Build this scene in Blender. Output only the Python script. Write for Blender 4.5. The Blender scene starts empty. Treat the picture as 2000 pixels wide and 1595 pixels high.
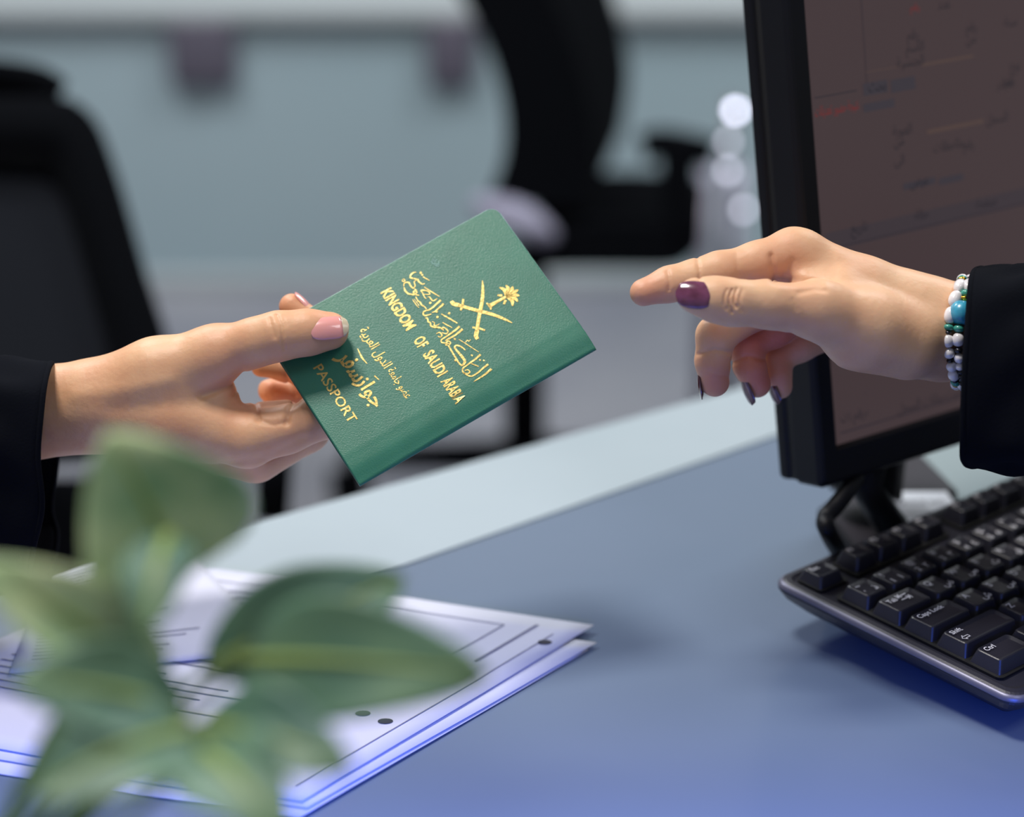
import bpy, bmesh, math, random
import numpy as np
from mathutils import Vector, Matrix, Euler
random.seed(7)
S = bpy.context.scene
COL = S.collection

# ------------------------------------------------------------------ camera, world, lights, exposure
FPX, W, HGT = 4200.0, 2000.0, 1595.0
CAMH, PITCH = 0.48, math.radians(21.0)
CAM = Vector((0, 0, CAMH))
RT = Vector((1, 0, 0))
UP = Vector((0, math.sin(PITCH), math.cos(PITCH)))
FW = Vector((0, math.cos(PITCH), -math.sin(PITCH)))
cd = bpy.data.cameras.new('camera')
cd.sensor_fit = 'HORIZONTAL'; cd.sensor_width = 36.0; cd.lens = FPX / W * 36.0
cd.clip_start = 0.05; cd.clip_end = 60
cd.dof.use_dof = True; cd.dof.focus_distance = 0.968
cd.dof.aperture_fstop = 3.35; cd.dof.aperture_blades = 0
cam = bpy.data.objects.new('camera', cd); COL.objects.link(cam)
cam.location = CAM; cam.rotation_euler = (math.pi / 2 - PITCH, 0, 0)
S.camera = cam

wd = bpy.data.worlds.new('world'); S.world = wd; wd.use_nodes = True
bg = wd.node_tree.nodes['Background']
bg.inputs['Color'].default_value = (0.93, 0.96, 1.0, 1); bg.inputs['Strength'].default_value = 0.22
S.view_settings.view_transform = 'Standard'; S.view_settings.look = 'None'
S.view_settings.exposure = 0.0; S.view_settings.gamma = 1.0; S.view_settings.use_curve_mapping = False
S.cycles.use_denoising = True
S.cycles.max_bounces = 8

def area(name, loc, size, power, col=(1, 1, 1), target=None, sy=None):
    l = bpy.data.lights.new(name, 'AREA'); l.energy = power; l.color = col; l.size = size
    if sy: l.shape = 'RECTANGLE'; l.size_y = sy
    o = bpy.data.objects.new(name, l); COL.objects.link(o); o.location = loc
    if target is not None:
        o.rotation_euler = (Vector(target) - Vector(loc)).to_track_quat('-Z', 'Y').to_euler()
    return o
area('ceiling_panel_light', (-0.50, 0.98, 1.95), 0.38, 36, (1.0, 0.955, 0.90), (-0.05, 1.0, 0.1))
area('ceiling_panel_light', (0.9, 0.1, 1.95), 0.6, 7, (0.93, 0.96, 1.0), (0.1, 1.0, 0.1))
area('ceiling_panel_light', (-1.1, 2.6, 1.95), 0.8, 62, (0.93, 0.97, 1.0), (-0.6, 3.4, -.5))
area('ceiling_panel_light', (1.3, 2.8, 1.95), 0.8, 62, (0.93, 0.97, 1.0), (0.8, 3.5, -.5))
# added blue light with no real fixture, tinting the front of the worktop
bl = area('added_blue_wash', (0.0, 0.49, 0.115), 1.7, 3.1, (0.02, 0.12, 1.0), (0, 0.67, 0.0), 0.07)
bl.data.spread = math.radians(44)

# ------------------------------------------------------------------ helpers
def P(px, py, d):
    return CAM + RT * ((px - 1000) / FPX * d) + UP * ((797.5 - py) / FPX * d) + FW * d
def G(px, py, z=0.0):
    r = RT * ((px - 1000) / FPX) + UP * ((797.5 - py) / FPX) + FW
    return CAM + r * ((z - CAMH) / r.z)
def L3(c): return (c[0], c[1], c[2], 1.0)
def srgb(r, g, b):
    f = lambda v: (v / 255 / 12.92) if v / 255 <= 0.04045 else ((v / 255 + 0.055) / 1.055) ** 2.4
    return (f(r), f(g), f(b))
def mat(name, col, rough=0.5, metal=0.0, bump=None, noise=None, spec=0.5, sss=0, emit=None, coat=0, alpha=None, trans=0, sheen=0):
    m = bpy.data.materials.new(name); m.use_nodes = True
    nt = m.node_tree; b = nt.nodes['Principled BSDF']; N = nt.nodes; K = nt.links
    b.inputs['Base Color'].default_value = L3(col); b.inputs['Roughness'].default_value = rough
    b.inputs['Metallic'].default_value = metal; b.inputs['Specular IOR Level'].default_value = spec
    b.inputs['Coat Weight'].default_value = coat
    b.inputs['Sheen Weight'].default_value = sheen
    if trans: b.inputs['Transmission Weight'].default_value = trans
    if sss:
        b.inputs['Subsurface Weight'].default_value = sss
        b.inputs['Subsurface Radius'].default_value = (1.0, 0.35, 0.18); b.inputs['Subsurface Scale'].default_value = 0.0045
    if emit: b.inputs['Emission Color'].default_value = L3(emit[0]); b.inputs['Emission Strength'].default_value = emit[1]
    tc = N.new('ShaderNodeTexCoord')
    if noise:   # (scale, second colour, amount)
        n = N.new('ShaderNodeTexNoise'); n.inputs['Scale'].default_value = noise[0]; n.inputs['Detail'].default_value = 4
        K.new(tc.outputs['Object'], n.inputs['Vector'])
        r = N.new('ShaderNodeMapRange'); r.inputs['From Min'].default_value = 0.35; r.inputs['From Max'].default_value = 0.65
        r.inputs['To Max'].default_value = noise[2]
        K.new(n.outputs['Fac'], r.inputs['Value'])
        x = N.new('ShaderNodeMix'); x.data_type = 'RGBA'
        x.inputs[6].default_value = L3(col); x.inputs[7].default_value = L3(noise[1])
        K.new(r.outputs[0], x.inputs[0]); K.new(x.outputs[2], b.inputs['Base Color'])
    if bump:    # (scale, strength, distance)
        n = N.new('ShaderNodeTexNoise'); n.inputs['Scale'].default_value = bump[0]; n.inputs['Detail'].default_value = 3
        K.new(tc.outputs['Object'], n.inputs['Vector'])
        u = N.new('ShaderNodeBump'); u.inputs['Strength'].default_value = bump[1]; u.inputs['Distance'].default_value = bump[2]
        K.new(n.outputs['Fac'], u.inputs['Height']); K.new(u.outputs[0], b.inputs['Normal'])
    return m

def link(name, me, m=None, parent=None, smooth=False):
    o = bpy.data.objects.new(name, me); COL.objects.link(o)
    if m: me.materials.append(m)
    if parent: o.parent = parent
    if smooth:
        for p in me.polygons: p.use_smooth = True
    return o
def mesh(name, vs, fs, m=None, parent=None, smooth=False):
    me = bpy.data.meshes.new(name); me.from_pydata([tuple(v) for v in vs], [], fs); me.update()
    return link(name, me, m, parent, smooth)
def bm_obj(name, bm, m=None, parent=None, smooth=False):
    bmesh.ops.recalc_face_normals(bm, faces=bm.faces)
    me = bpy.data.meshes.new(name); bm.to_mesh(me); bm.free()
    return link(name, me, m, parent, smooth)
def tag(o, label=None, cat=None, group=None, kind=None):
    if label: o['label'] = label
    if cat: o['category'] = cat
    if group: o['group'] = group
    if kind: o['kind'] = kind
    return o
def empty(name, loc=(0, 0, 0), rot=None):
    o = bpy.data.objects.new(name, None); COL.objects.link(o); o.location = loc; o.empty_display_size = 0.02
    if rot is not None: o.rotation_euler = rot
    return o
def frame_empty(name, origin, X, Y, Z):
    o = empty(name); M = Matrix((X, Y, Z)).transposed().to_4x4(); M.translation = origin
    o.matrix_world = M
    return o
def box_bm(bm, x0, x1, y0, y1, z0, z1, bev=0.0, seg=2):
    r = bmesh.ops.create_cube(bm, size=1.0)
    vs = r['verts']
    for v in vs:
        v.co = Vector((x0 + (v.co.x + .5) * (x1 - x0), y0 + (v.co.y + .5) * (y1 - y0), z0 + (v.co.z + .5) * (z1 - z0)))
    if bev > 0:
        es = list({e for v in vs for e in v.link_edges})
        bmesh.ops.bevel(bm, geom=es, offset=bev, segments=seg, affect='EDGES', profile=0.5)
def box(name, x0, x1, y0, y1, z0, z1, m, parent=None, bev=0.0, seg=2):
    bm = bmesh.new(); box_bm(bm, x0, x1, y0, y1, z0, z1, bev, seg)
    return bm_obj(name, bm, m, parent, bev > 0)
def tube_geo(pts, rad, n=12, caps=True):
    pts = [Vector(p) for p in pts]
    if not hasattr(rad, '__len__'): rad = [rad] * len(pts)
    vs, fs = [], []; ref = None
    for i, p in enumerate(pts):
        t = (pts[min(i + 1, len(pts) - 1)] - pts[max(i - 1, 0)]).normalized()
        if ref is None: ref = t.orthogonal().normalized()
        ref = (ref - t * ref.dot(t)).normalized(); b = t.cross(ref)
        for k in range(n):
            a = 2 * math.pi * k / n
            vs.append(p + (ref * math.cos(a) + b * math.sin(a)) * rad[i])
    for i in range(len(pts) - 1):
        for k in range(n):
            fs.append((i * n + k, i * n + (k + 1) % n, (i + 1) * n + (k + 1) % n, (i + 1) * n + k))
    if caps:
        fs.append(tuple(range(n))[::-1]); fs.append(tuple((len(pts) - 1) * n + k for k in range(n)))
    return vs, fs
def tube(name, pts, rad, m, parent=None, n=12):
    vs, fs = tube_geo(pts, rad, n); return mesh(name, vs, fs, m, parent, True)
def spline(pts, k=6):
    pts = [Vector(p) for p in pts]; out = []
    for i in range(len(pts) - 1):
        p0 = pts[max(i - 1, 0)]; p1 = pts[i]; p2 = pts[i + 1]; p3 = pts[min(i + 2, len(pts) - 1)]
        for j in range(k):
            t = j / k
            out.append(0.5 * ((2 * p1) + (p2 - p0) * t + (2 * p0 - 5 * p1 + 4 * p2 - p3) * t * t + (3 * p1 - p0 - 3 * p2 + p3) * t ** 3))
    out.append(pts[-1]); return out
def solidify(o, t, off=0.0):
    md = o.modifiers.new('solidify', 'SOLIDIFY'); md.thickness = t; md.offset = off

def roundpoly(x0, x1, y0, y1, r, n=6):
    out = []
    for cx_, cy_, a0 in ((x1 - r, y1 - r, 0), (x0 + r, y1 - r, 90), (x0 + r, y0 + r, 180), (x1 - r, y0 + r, 270)):
        for i in range(n + 1):
            a = math.radians(a0 + 90 * i / n); out.append((cx_ + r * math.cos(a), cy_ + r * math.sin(a)))
    return out

# arabic shaping: isolated, final, initial, medial presentation forms
AR = {'ا': (0xFE8D, 0xFE8E), 'أ': (0xFE83, 0xFE84), 'ب': (0xFE8F,), 'ة': (0xFE93, 0xFE94), 'ت': (0xFE95,), 'ث': (0xFE99,), 'ج': (0xFE9D,), 'ح': (0xFEA1,),
      'خ': (0xFEA5,), 'د': (0xFEA9, 0xFEAA), 'ذ': (0xFEAB, 0xFEAC), 'ر': (0xFEAD, 0xFEAE), 'ز': (0xFEAF, 0xFEB0), 'س': (0xFEB1,), 'ش': (0xFEB5,),
      'ص': (0xFEB9,), 'ض': (0xFEBD,), 'ط': (0xFEC1,), 'ظ': (0xFEC5,), 'ع': (0xFEC9,), 'غ': (0xFECD,), 'ف': (0xFED1,), 'ق': (0xFED5,), 'ك': (0xFED9,),
      'ل': (0xFEDD,), 'م': (0xFEE1,), 'ن': (0xFEE5,), 'ه': (0xFEE9,), 'و': (0xFEED, 0xFEEE), 'ي': (0xFEF1,), 'ى': (0xFEEF, 0xFEF0), 'ء': (0xFE80,), 'ئ': (0xFE89,)}
def shape_ar(s):
    out = []
    for i, c in enumerate(s):
        if c not in AR: out.append(c); continue
        f = AR[c]; dual = len(f) == 1 and c != 'ء'
        pv = s[i - 1] if i else ' '; nx = s[i + 1] if i + 1 < len(s) else ' '
        joinp = pv in AR and len(AR[pv]) == 1 and pv != 'ء' and c != 'ء'
        joinn = dual and nx in AR and nx != 'ء'
        if len(f) == 2: out.append(chr(f[1] if joinp else f[0]))
        elif not dual: out.append(chr(f[0]))
        else: out.append(chr(f[0] + (3 if joinp and joinn else 1 if joinp else 2 if joinn else 0)))
    return ''.join(reversed(out))
_tg = {}
def text_geo(t, ar=False, off=0.0, res=3):
    """flat glyph mesh, one unit high em; returns (verts Nx2 list, faces, width)"""
    key = (t, ar, off)
    if key in _tg: return _tg[key]
    V, F = [], []
    s = shape_ar(t) if ar else t
    c = bpy.data.curves.new('t', 'FONT'); c.body = s; c.size = 1; c.offset = off; c.resolution_u = res
    o = bpy.data.objects.new('t', c); COL.objects.link(o)
    bpy.context.view_layer.update()
    ev = o.evaluated_get(bpy.context.evaluated_depsgraph_get()); me = ev.to_mesh()
    V = [(v.co.x, v.co.y) for v in me.vertices]; F = [tuple(p.vertices) for p in me.polygons]
    ev.to_mesh_clear(); bpy.data.objects.remove(o); bpy.data.curves.remove(c)
    _tg[key] = (V, F)
    return V, F
def fit_text(t, x0, x1, y0, y1, ar=False, off=0.0, z=0.0):
    """glyph mesh stretched to a box; returns verts, faces in 3-D local coordinates"""
    V, F = text_geo(t, ar, off)
    a = np.array(V); mn = a.min(0); mx = a.max(0)
    a = (a - mn) / (mx - mn) * np.array([x1 - x0, y1 - y0]) + np.array([x0, y0])
    return [(p[0], p[1], z) for p in a], F
def size_text(t, x, y, size, z=0.0, ar=False, off=0.0):
    V, F = text_geo(t, ar, off)
    return [(x + p[0] * size, y + p[1] * size, z) for p in V], F
def merge(parts):
    V, F = [], []
    for v, f in parts:
        n = len(V); V += v; F += [tuple(i + n for i in q) for q in f]
    return V, F
def ribbon(pts, widths, z=0.0, k=6):
    """flat pen stroke"""
    sp = spline([(p[0], p[1], 0) for p in pts], k)
    n = len(sp); V, F = [], []
    for i, p in enumerate(sp):
        t = sp[min(i + 1, n - 1)] - sp[max(i - 1, 0)]
        t = t.normalized() if t.length > 0 else Vector((1, 0, 0))
        nn = Vector((-t.y, t.x, 0)); u = i / (n - 1) * (len(widths) - 1); j = min(int(u), len(widths) - 2); w = widths[j] + (widths[j + 1] - widths[j]) * (u - j)
        V += [(p.x + nn.x * w / 2, p.y + nn.y * w / 2, z), (p.x - nn.x * w / 2, p.y - nn.y * w / 2, z)]
    for i in range(n - 1): F.append((2 * i, 2 * i + 1, 2 * i + 3, 2 * i + 2))
    return V, F

# ------------------------------------------------------------------ materials
M = {}
M['floor'] = mat('floor_vinyl', srgb(122, 122, 128), 0.4, noise=(3, srgb(106, 107, 116), 1.0))
M['panel'] = mat('glass_panel', srgb(140, 156, 162), 0.30, noise=(0.8, srgb(132, 150, 156), 1.0))
M['cap'] = mat('pale_cap', srgb(150, 156, 158), 0.5)
M['wall'] = mat('wall_paint', srgb(176, 184, 188), 0.8, noise=(2, srgb(168, 176, 180), 1.0))
M['plum'] = mat('plum_plastic', srgb(76, 72, 84), 0.5)
M['desk'] = mat('desk_glass', srgb(104, 118, 138), 0.20, noise=(5, srgb(100, 115, 135), 1.0))
M['deskedge'] = mat('desk_pale_strip', srgb(162, 174, 182), 0.25, noise=(5, srgb(156, 169, 177), 1.0))
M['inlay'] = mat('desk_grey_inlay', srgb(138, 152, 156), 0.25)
M['cover'] = mat('green_leatherette', srgb(42, 116, 94), 0.40, bump=(1400, 0.25, 0.0004), noise=(60, srgb(37, 109, 88), 1.0), spec=0.6)
M['pages'] = mat('passport_pages', srgb(205, 200, 190), 0.8)
M['gold'] = mat('gold_foil', srgb(216, 188, 112), 0.38, metal=0.65, bump=(900, 0.5, 0.0003))
M['gold'].node_tree.nodes['Principled BSDF'].inputs['Specular IOR Level'].default_value = 0.6
M['stain'] = mat('scuff', srgb(130, 175, 165), 0.6)
M['skin'] = mat('skin', srgb(214, 168, 130), 0.48, sss=0.2, noise=(45, srgb(205, 152, 116), 1.0), bump=(420, 0.28, 0.0006), spec=0.4)
M['skin2'] = mat('light_skin', srgb(218, 176, 140), 0.48, sss=0.2, noise=(45, srgb(210, 162, 128), 1.0), bump=(420, 0.28, 0.0006), spec=0.4)
M['nail'] = mat('bare_nail', srgb(222, 150, 146), 0.22, coat=0.6, sss=0.15)
M['nailtip'] = mat('nail_edge', srgb(190, 176, 150), 0.3, coat=0.3)
M['polish'] = mat('plum_nail_polish', srgb(92, 38, 66), 0.18, coat=1.0, noise=(220, srgb(120, 62, 96), 0.8))
M['polish2'] = mat('dark_red_nail_polish', srgb(78, 24, 34), 0.15, coat=1.0)
M['cloth'] = mat('black_cloth', srgb(9, 11, 17), 1.0, bump=(900, 0.35, 0.0006), spec=0.06, noise=(12, srgb(12, 14, 21), 1.0))
M['bezel'] = mat('black_bezel', srgb(13, 15, 22), 0.5, spec=0.22, bump=(1500, 0.15, 0.0003))
M['groove'] = mat('black_groove', srgb(6, 7, 10), 0.6)
M['screen'] = mat('lcd_screen', srgb(10, 9, 10), 0.35, emit=(srgb(66, 54, 56), 1.0), spec=0.3)
M['kb'] = mat('keyboard_black', srgb(38, 38, 48), 0.42, bump=(1500, 0.2, 0.0003))
M['key'] = mat('key_black', srgb(36, 36, 46), 0.38, bump=(1200, 0.2, 0.0003))
M['silver'] = mat('silver_line', srgb(110, 110, 128), 0.4, metal=0.5)
M['legend'] = mat('white_legend', srgb(225, 225, 235), 0.5)
M['paper'] = mat('paper', srgb(196, 198, 216), 0.75, bump=(40, 0.08, 0.001))
M['ink'] = mat('grey_ink', srgb(110, 112, 140), 0.8)
M['inkdark'] = mat('black_ink', srgb(40, 40, 55), 0.8)
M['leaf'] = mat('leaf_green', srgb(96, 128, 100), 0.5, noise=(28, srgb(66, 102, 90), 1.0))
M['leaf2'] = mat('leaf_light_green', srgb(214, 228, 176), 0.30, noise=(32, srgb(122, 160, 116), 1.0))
M['rib'] = mat('leaf_midrib', srgb(140, 160, 84), 0.6)
M['stem'] = mat('plant_stem', srgb(98, 128, 76), 0.5)
M['pot'] = mat('white_pot', srgb(210, 212, 214), 0.3)
M['soil'] = mat('soil', srgb(50, 38, 30), 0.95, bump=(200, 1, 0.004))
M['chair'] = mat('black_chair_fabric', srgb(6, 7, 10), 1.0, spec=0.03)
M['chairmesh'] = mat('dark_grey_chair_mesh', srgb(22, 24, 29), 1.0, spec=0.05)
M['chrome'] = mat('chrome', (0.8, 0.8, 0.82), 0.14, metal=1.0)
M['lilac'] = mat('lilac_metal', srgb(158, 156, 172), .3, metal=.3)
M['stand'] = mat('stand_plastic', srgb(52, 50, 56), 0.3)
M['pearl'] = mat('pearl', srgb(232, 228, 232), 0.22, coat=0.7, spec=0.7)
M['teal'] = mat('teal_stone', srgb(60, 150, 135), 0.3, coat=0.3)
M['turq'] = mat('turquoise', srgb(64, 168, 200), 0.3, coat=0.4, noise=(260, srgb(30, 110, 150), 0.5))
M['goldbead'] = mat('gold_bead', srgb(215, 170, 60), 0.25, metal=1.0)
M['hematite'] = mat('hematite', srgb(60, 60, 66), 0.2, metal=0.7)

for k_ in ('skin', 'skin2'):
    nt = M[k_].node_tree; b = nt.nodes['Principled BSDF']; src = b.inputs['Base Color'].links[0].from_socket
    at_ = nt.nodes.new('ShaderNodeAttribute'); at_.attribute_name = 'flush'
    mx = nt.nodes.new('ShaderNodeMix'); mx.data_type = 'RGBA'; mx.inputs[7].default_value = L3(srgb(206, 116, 96))
    nt.links.new(src, mx.inputs[6]); nt.links.new(at_.outputs['Fac'], mx.inputs[0]); nt.links.new(mx.outputs[2], b.inputs['Base Color'])

# ------------------------------------------------------------------ structure
FZ = -0.74
def slab(name, x0, x1, y0, y1, z0, z1, m, bev=0): return tag(box(name, x0, x1, y0, y1, z0, z1, m, None, bev), kind='structure')
slab('floor', -3.5, 4.0, -1.2, 6.0, FZ - 0.05, FZ, M['floor'])
slab('wall_back', -3.5, 4.0, 5.6, 5.7, FZ, 1.2, M['wall'])

# low glazed partition behind the chairs
pt = empty('low_partition', (0, 3.80, FZ)); tag(pt, 'low grey-green glossy partition running behind the two black chairs', 'partition')
box('panel', -3.2, 3.6, 0, 0.05, 0.03, 0.50, M['panel'], pt)
box('top_rail', -3.2, 3.6, -0.03, 0.45, 0.50, 0.53, M['cap'], pt, 0.004)
box('bottom_rail', -3.2, 3.6, -0.012, 0.05, 0.0, 0.03, M['cap'], pt, 0.002)
for (px, w_, lab) in ((395, 0.085, 'blurred dark plum pad on the low partition, above the hand holding the passport'), (880, 0.06, 'blurred faint plum pad on the low partition, beside the middle chair back')):
    c = P(px, 95, 3.38); c = CAM + (c - CAM) * (3.785 / c.y)
    o = box('wall_pad', c.x - w_ * .7, c.x + w_ * .7, 3.768, 3.800, c.z - .065, c.z + .06, M['plum'], None, 0.012, 3)
    tag(o, lab, 'pad')

# ------------------------------------------------------------------ desk
ea, eb = G(490, 1020), G(1480, 745)
ia, ib = G(780, 1108), G(1520, 850)
def ext(a, b, x): t = (x - a.x) / (b.x - a.x); return a + (b - a) * t
dx0, dx1 = -0.75, 0.95
e0, e1, i0, i1 = ext(ea, eb, dx0), ext(ea, eb, dx1), ext(ia, ib, dx0), ext(ia, ib, dx1)
def prism(name, poly, z0, z1, m, parent, bev=0.0):
    bm = bmesh.new(); vs = [bm.verts.new((p[0], p[1], z0)) for p in poly]; f = bm.faces.new(vs)
    r = bmesh.ops.extrude_face_region(bm, geom=[f])
    for v in r['geom']:
        if isinstance(v, bmesh.types.BMVert): v.co.z = z1
    if bev: bmesh.ops.bevel(bm, geom=[e for e in bm.edges], offset=bev, segments=2, affect='EDGES')
    return bm_obj(name, bm, m, parent)
dk = empty('desk', (0, 0.6, FZ)); tag(dk, 'blue-grey glossy counter desk with a pale strip along its far edge', 'desk')
off = Vector((0, 0.6, FZ))
def loc(p): return (p[0] - 0, p[1] - 0.6)
o = prism('desktop', [loc((dx0, 0.34)), loc((dx1, 0.34)), loc(i1), loc(i0)], -0.03 - FZ, 0 - FZ, M['desk'], dk, 0.0015)
prism('pale_strip', [loc(i0), loc(i1), loc(e1), loc(e0)], -0.03 - FZ, -0.0 - FZ, M['deskedge'], dk, 0.0015)
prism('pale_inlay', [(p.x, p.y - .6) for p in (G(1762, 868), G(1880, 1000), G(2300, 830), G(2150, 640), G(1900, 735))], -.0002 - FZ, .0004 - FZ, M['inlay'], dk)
box('front_panel', dx0 + .04, dx1 - .04, -0.22, -0.20, 0, -0.03 - FZ, M['desk'], dk)
box('side_panel', dx0 + .04, dx0 + .07, -0.20, 0.10, 0, -0.03 - FZ, M['desk'], dk)
box('side_panel', dx1 - .07, dx1 - .04, -0.20, 0.40, 0, -0.03 - FZ, M['desk'], dk)

# ------------------------------------------------------------------ chairs
def shell(name, prof_front, prof_back, width_dir, w0, w1, m, parent, curve=0.0):
    """thick curved panel: two profile polylines swept along a direction"""
    n = len(prof_front); V, F = [], []; K = 7
    wd_ = Vector(width_dir)
    for j in range(K):
        t = j / (K - 1); s = w0 + (w1 - w0) * t
        for p in list(prof_front) + list(reversed(prof_back)):
            V.append(Vector(p) + wd_ * s)
    r = 2 * n
    for j in range(K - 1):
        for i in range(r): F.append((j * r + i, j * r + (i + 1) % r, (j + 1) * r + (i + 1) % r, (j + 1) * r + i))
    F.append(tuple(range(r))); F.append(tuple((K - 1) * r + i for i in range(r)))
    bm = bmesh.new(); bv = [bm.verts.new(v) for v in V]
    for f in F: bm.faces.new([bv[i] for i in f])
    return bm_obj(name, bm, m, parent, False)
def chair_base(parent, c, r, zseat):
    tube('gas_column', [(c.x, c.y, FZ + .09), (c.x, c.y, zseat)], 0.028, M['chair'], parent)
    for k in range(5):
        a = k * 2 * math.pi / 5 + .3; e = Vector((c.x + r * math.cos(a), c.y + r * math.sin(a), FZ + 0.075))
        tube('base_leg', [(c.x, c.y, FZ + .11), e], [.028, .016], M['chair'], parent, 10)
        bm = bmesh.new(); bmesh.ops.create_cone(bm, cap_ends=True, segments=20, radius1=.03, radius2=.03, depth=.045,
                matrix=Matrix.Translation(e - Vector((0, 0, .045))) @ Matrix.Rotation(math.pi / 2, 4, Vector((math.sin(a), math.cos(a), 0))))
        bm_obj('caster', bm, M['chair'], parent, False)

# left chair: seen from behind/side, its back is a rounded black frame with dark grey mesh
lc = empty('office_chair', (0, 0, 0)); tag(lc, 'black office chair with dark grey mesh back, behind the hand holding the passport', 'chair', 'office chairs')
D = 1.86
def rrect(pts, k=5): return spline(pts + [pts[0]], k)[:-1]
outer = [(-240, 215), (-150, 190), (90, 188), (165, 215), (215, 330), (270, 520), (322, 700), (300, 830), (200, 900), (-150, 900), (-260, 800)]
inner = [(-160, 345), (-100, 330), (50, 330), (105, 350), (140, 440), (175, 560), (208, 690), (190, 760), (120, 800), (-120, 800), (-170, 740)]
def ring3(pts, d0, slope=0.00022): return [P(x, y, d0 + (y - 188) * -slope) for x, y in pts]
oo = ring3(rrect(outer), D); ii = ring3(rrect(inner), D)
back = FW * 0.035
bm = bmesh.new(); n = len(oo)
rings = [oo, [p + back for p in oo], [p + back for p in ii], ii]
bv = [[bm.verts.new(p) for p in r] for r in rings]
for a in range(4):
    for i in range(n): bm.faces.new((bv[a][i], bv[a][(i + 1) % n], bv[(a + 1) % 4][(i + 1) % n], bv[(a + 1) % 4][i]))
bm_obj('back_frame', bm, M['chair'], lc, True)
bm = bmesh.new(); f = [bm.verts.new(p + FW * .012) for p in ii]; g = [bm.verts.new(p + FW * .02) for p in ii]
bm.faces.new(f); bm.faces.new(list(reversed(g)))
for i in range(n): bm.faces.new((f[i], g[i], g[(i + 1) % n], f[(i + 1) % n]))
bm_obj('back_mesh', bm, M['chairmesh'], lc, False)
hr = [P(-210, 170, D + .02), P(-60, 150, D + .02), P(60, 160, D + .02), P(110, 185, D + .02)]
tube('headrest', spline(hr, 5), 0.016, M['chair'], lc)
sc_ = G(60, 905, FZ + 0.46)
sc_ = Vector((-0.50, 1.50, 0))
box('seat', -0.74, -0.26, 1.42, 1.80, FZ + .40, FZ + .47, M['chair'], lc, 0.02, 3)
tube('arm_post', [P(540, 870, 1.72), P(530, 1010, 1.70)], 0.0145, M['chair'], lc)
chair_base(lc, Vector((-0.50, 1.60, 0)), 0.27, FZ + .42)
box('lumbar_bar', -0.60, -0.42, 1.74, 1.79, FZ + .40, FZ + .62, M['chair'], lc, 0.01)

# middle chair: seen from its side, facing right
mc = empty('office_chair'); tag(mc, 'black office chair with a tall curved back, seen from the side behind the passport', 'chair', 'office chairs')
D2 = 2.62
pf = spline([P(x, y, D2) for x, y in ((870, -60), (925, 20), (965, 110), (990, 210), (988, 300), (955, 385))], 4)
pb = spline([P(x, y, D2) for x, y in ((1060, -60), (1098, 20), (1132, 110), (1155, 200), (1165, 290), (1150, 400))], 4)
shell('backrest', pf, pb, (0.15, 0.98, 0.0), -0.02, 0.40, M['chair'], mc)
seatL, seatR = P(1045, 455, D2), P(1325, 440, D2)
pf = spline([P(x, y, D2) for x, y in ((1030, 450), (1120, 428), (1220, 424), (1330, 432), (1375, 450))], 4)
pb = spline([P(x, y, D2) for x, y in ((1040, 520), (1120, 516), (1220, 516), (1320, 514), (1368, 480))], 4)
shell('seat', pf, pb, (0.1, 0.99, 0.0), -0.02, 0.22, M['chair'], mc)
tube('armrest', spline([P(1255, 288, D2), P(1300, 280, D2), (P(1395, 300, D2))], 5), 0.019, M['chair'], mc)
tube('arm_post', spline([P(1325, 290, D2), P(1325, 350, D2), P(1338, 470, D2)], 5), 0.023, M['chair'], mc)
cc = P(1025, 480, D2 + .2); chair_base(mc, Vector((cc.x, cc.y, 0)), 0.26, cc.z)
# folded cloth on the seat's back corner
bm = bmesh.new(); bmesh.ops.create_uvsphere(bm, u_segments=24, v_segments=16, radius=1.0)
c = P(1010, 428, D2 - 0.06)
for v in bm.verts:
    q = v.co.copy(); s = 1 + .08 * math.sin(5 * q.x + 3 * q.y)
    v.co = c + Vector((q.x * .052 * s, q.y * .035, q.z * .020 * s - .020 * q.x))
o = bm_obj('folded_cloth', bm, mat('lilac_cloth', srgb(122, 120, 138), 0.8), None, True)
tag(o, 'pale lilac folded cloth tucked against the back of the middle chair', 'cloth')

# slim chrome post with added glowing balls that imitate a row of glints
cp = empty('glint_post'); tag(cp, 'slim chrome post with four added glowing balls imitating round glints, between the middle chair and the monitor', 'glint_stand')
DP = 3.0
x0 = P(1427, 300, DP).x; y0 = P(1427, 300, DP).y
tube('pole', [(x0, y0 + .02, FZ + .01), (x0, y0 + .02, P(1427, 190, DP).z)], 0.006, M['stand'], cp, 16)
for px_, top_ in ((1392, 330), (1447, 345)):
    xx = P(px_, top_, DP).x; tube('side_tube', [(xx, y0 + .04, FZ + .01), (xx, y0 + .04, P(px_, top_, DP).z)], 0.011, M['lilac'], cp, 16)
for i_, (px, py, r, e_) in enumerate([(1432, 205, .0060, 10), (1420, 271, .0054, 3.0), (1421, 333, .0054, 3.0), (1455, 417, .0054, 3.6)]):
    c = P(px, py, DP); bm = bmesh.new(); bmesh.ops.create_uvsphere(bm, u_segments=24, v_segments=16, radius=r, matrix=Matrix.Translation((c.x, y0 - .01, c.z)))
    bm_obj('glint_ball', bm, mat('glint_glow_%d' % i_, (.8, .8, .8), .3, emit=(srgb(232, 232, 255), e_)), cp, True)
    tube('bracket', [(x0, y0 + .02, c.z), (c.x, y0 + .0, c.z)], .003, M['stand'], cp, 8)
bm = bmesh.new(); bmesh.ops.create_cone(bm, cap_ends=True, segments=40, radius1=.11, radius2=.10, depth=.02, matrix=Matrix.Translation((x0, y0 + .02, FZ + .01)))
bm_obj('foot_plate', bm, M['stand'], cp)

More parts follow.
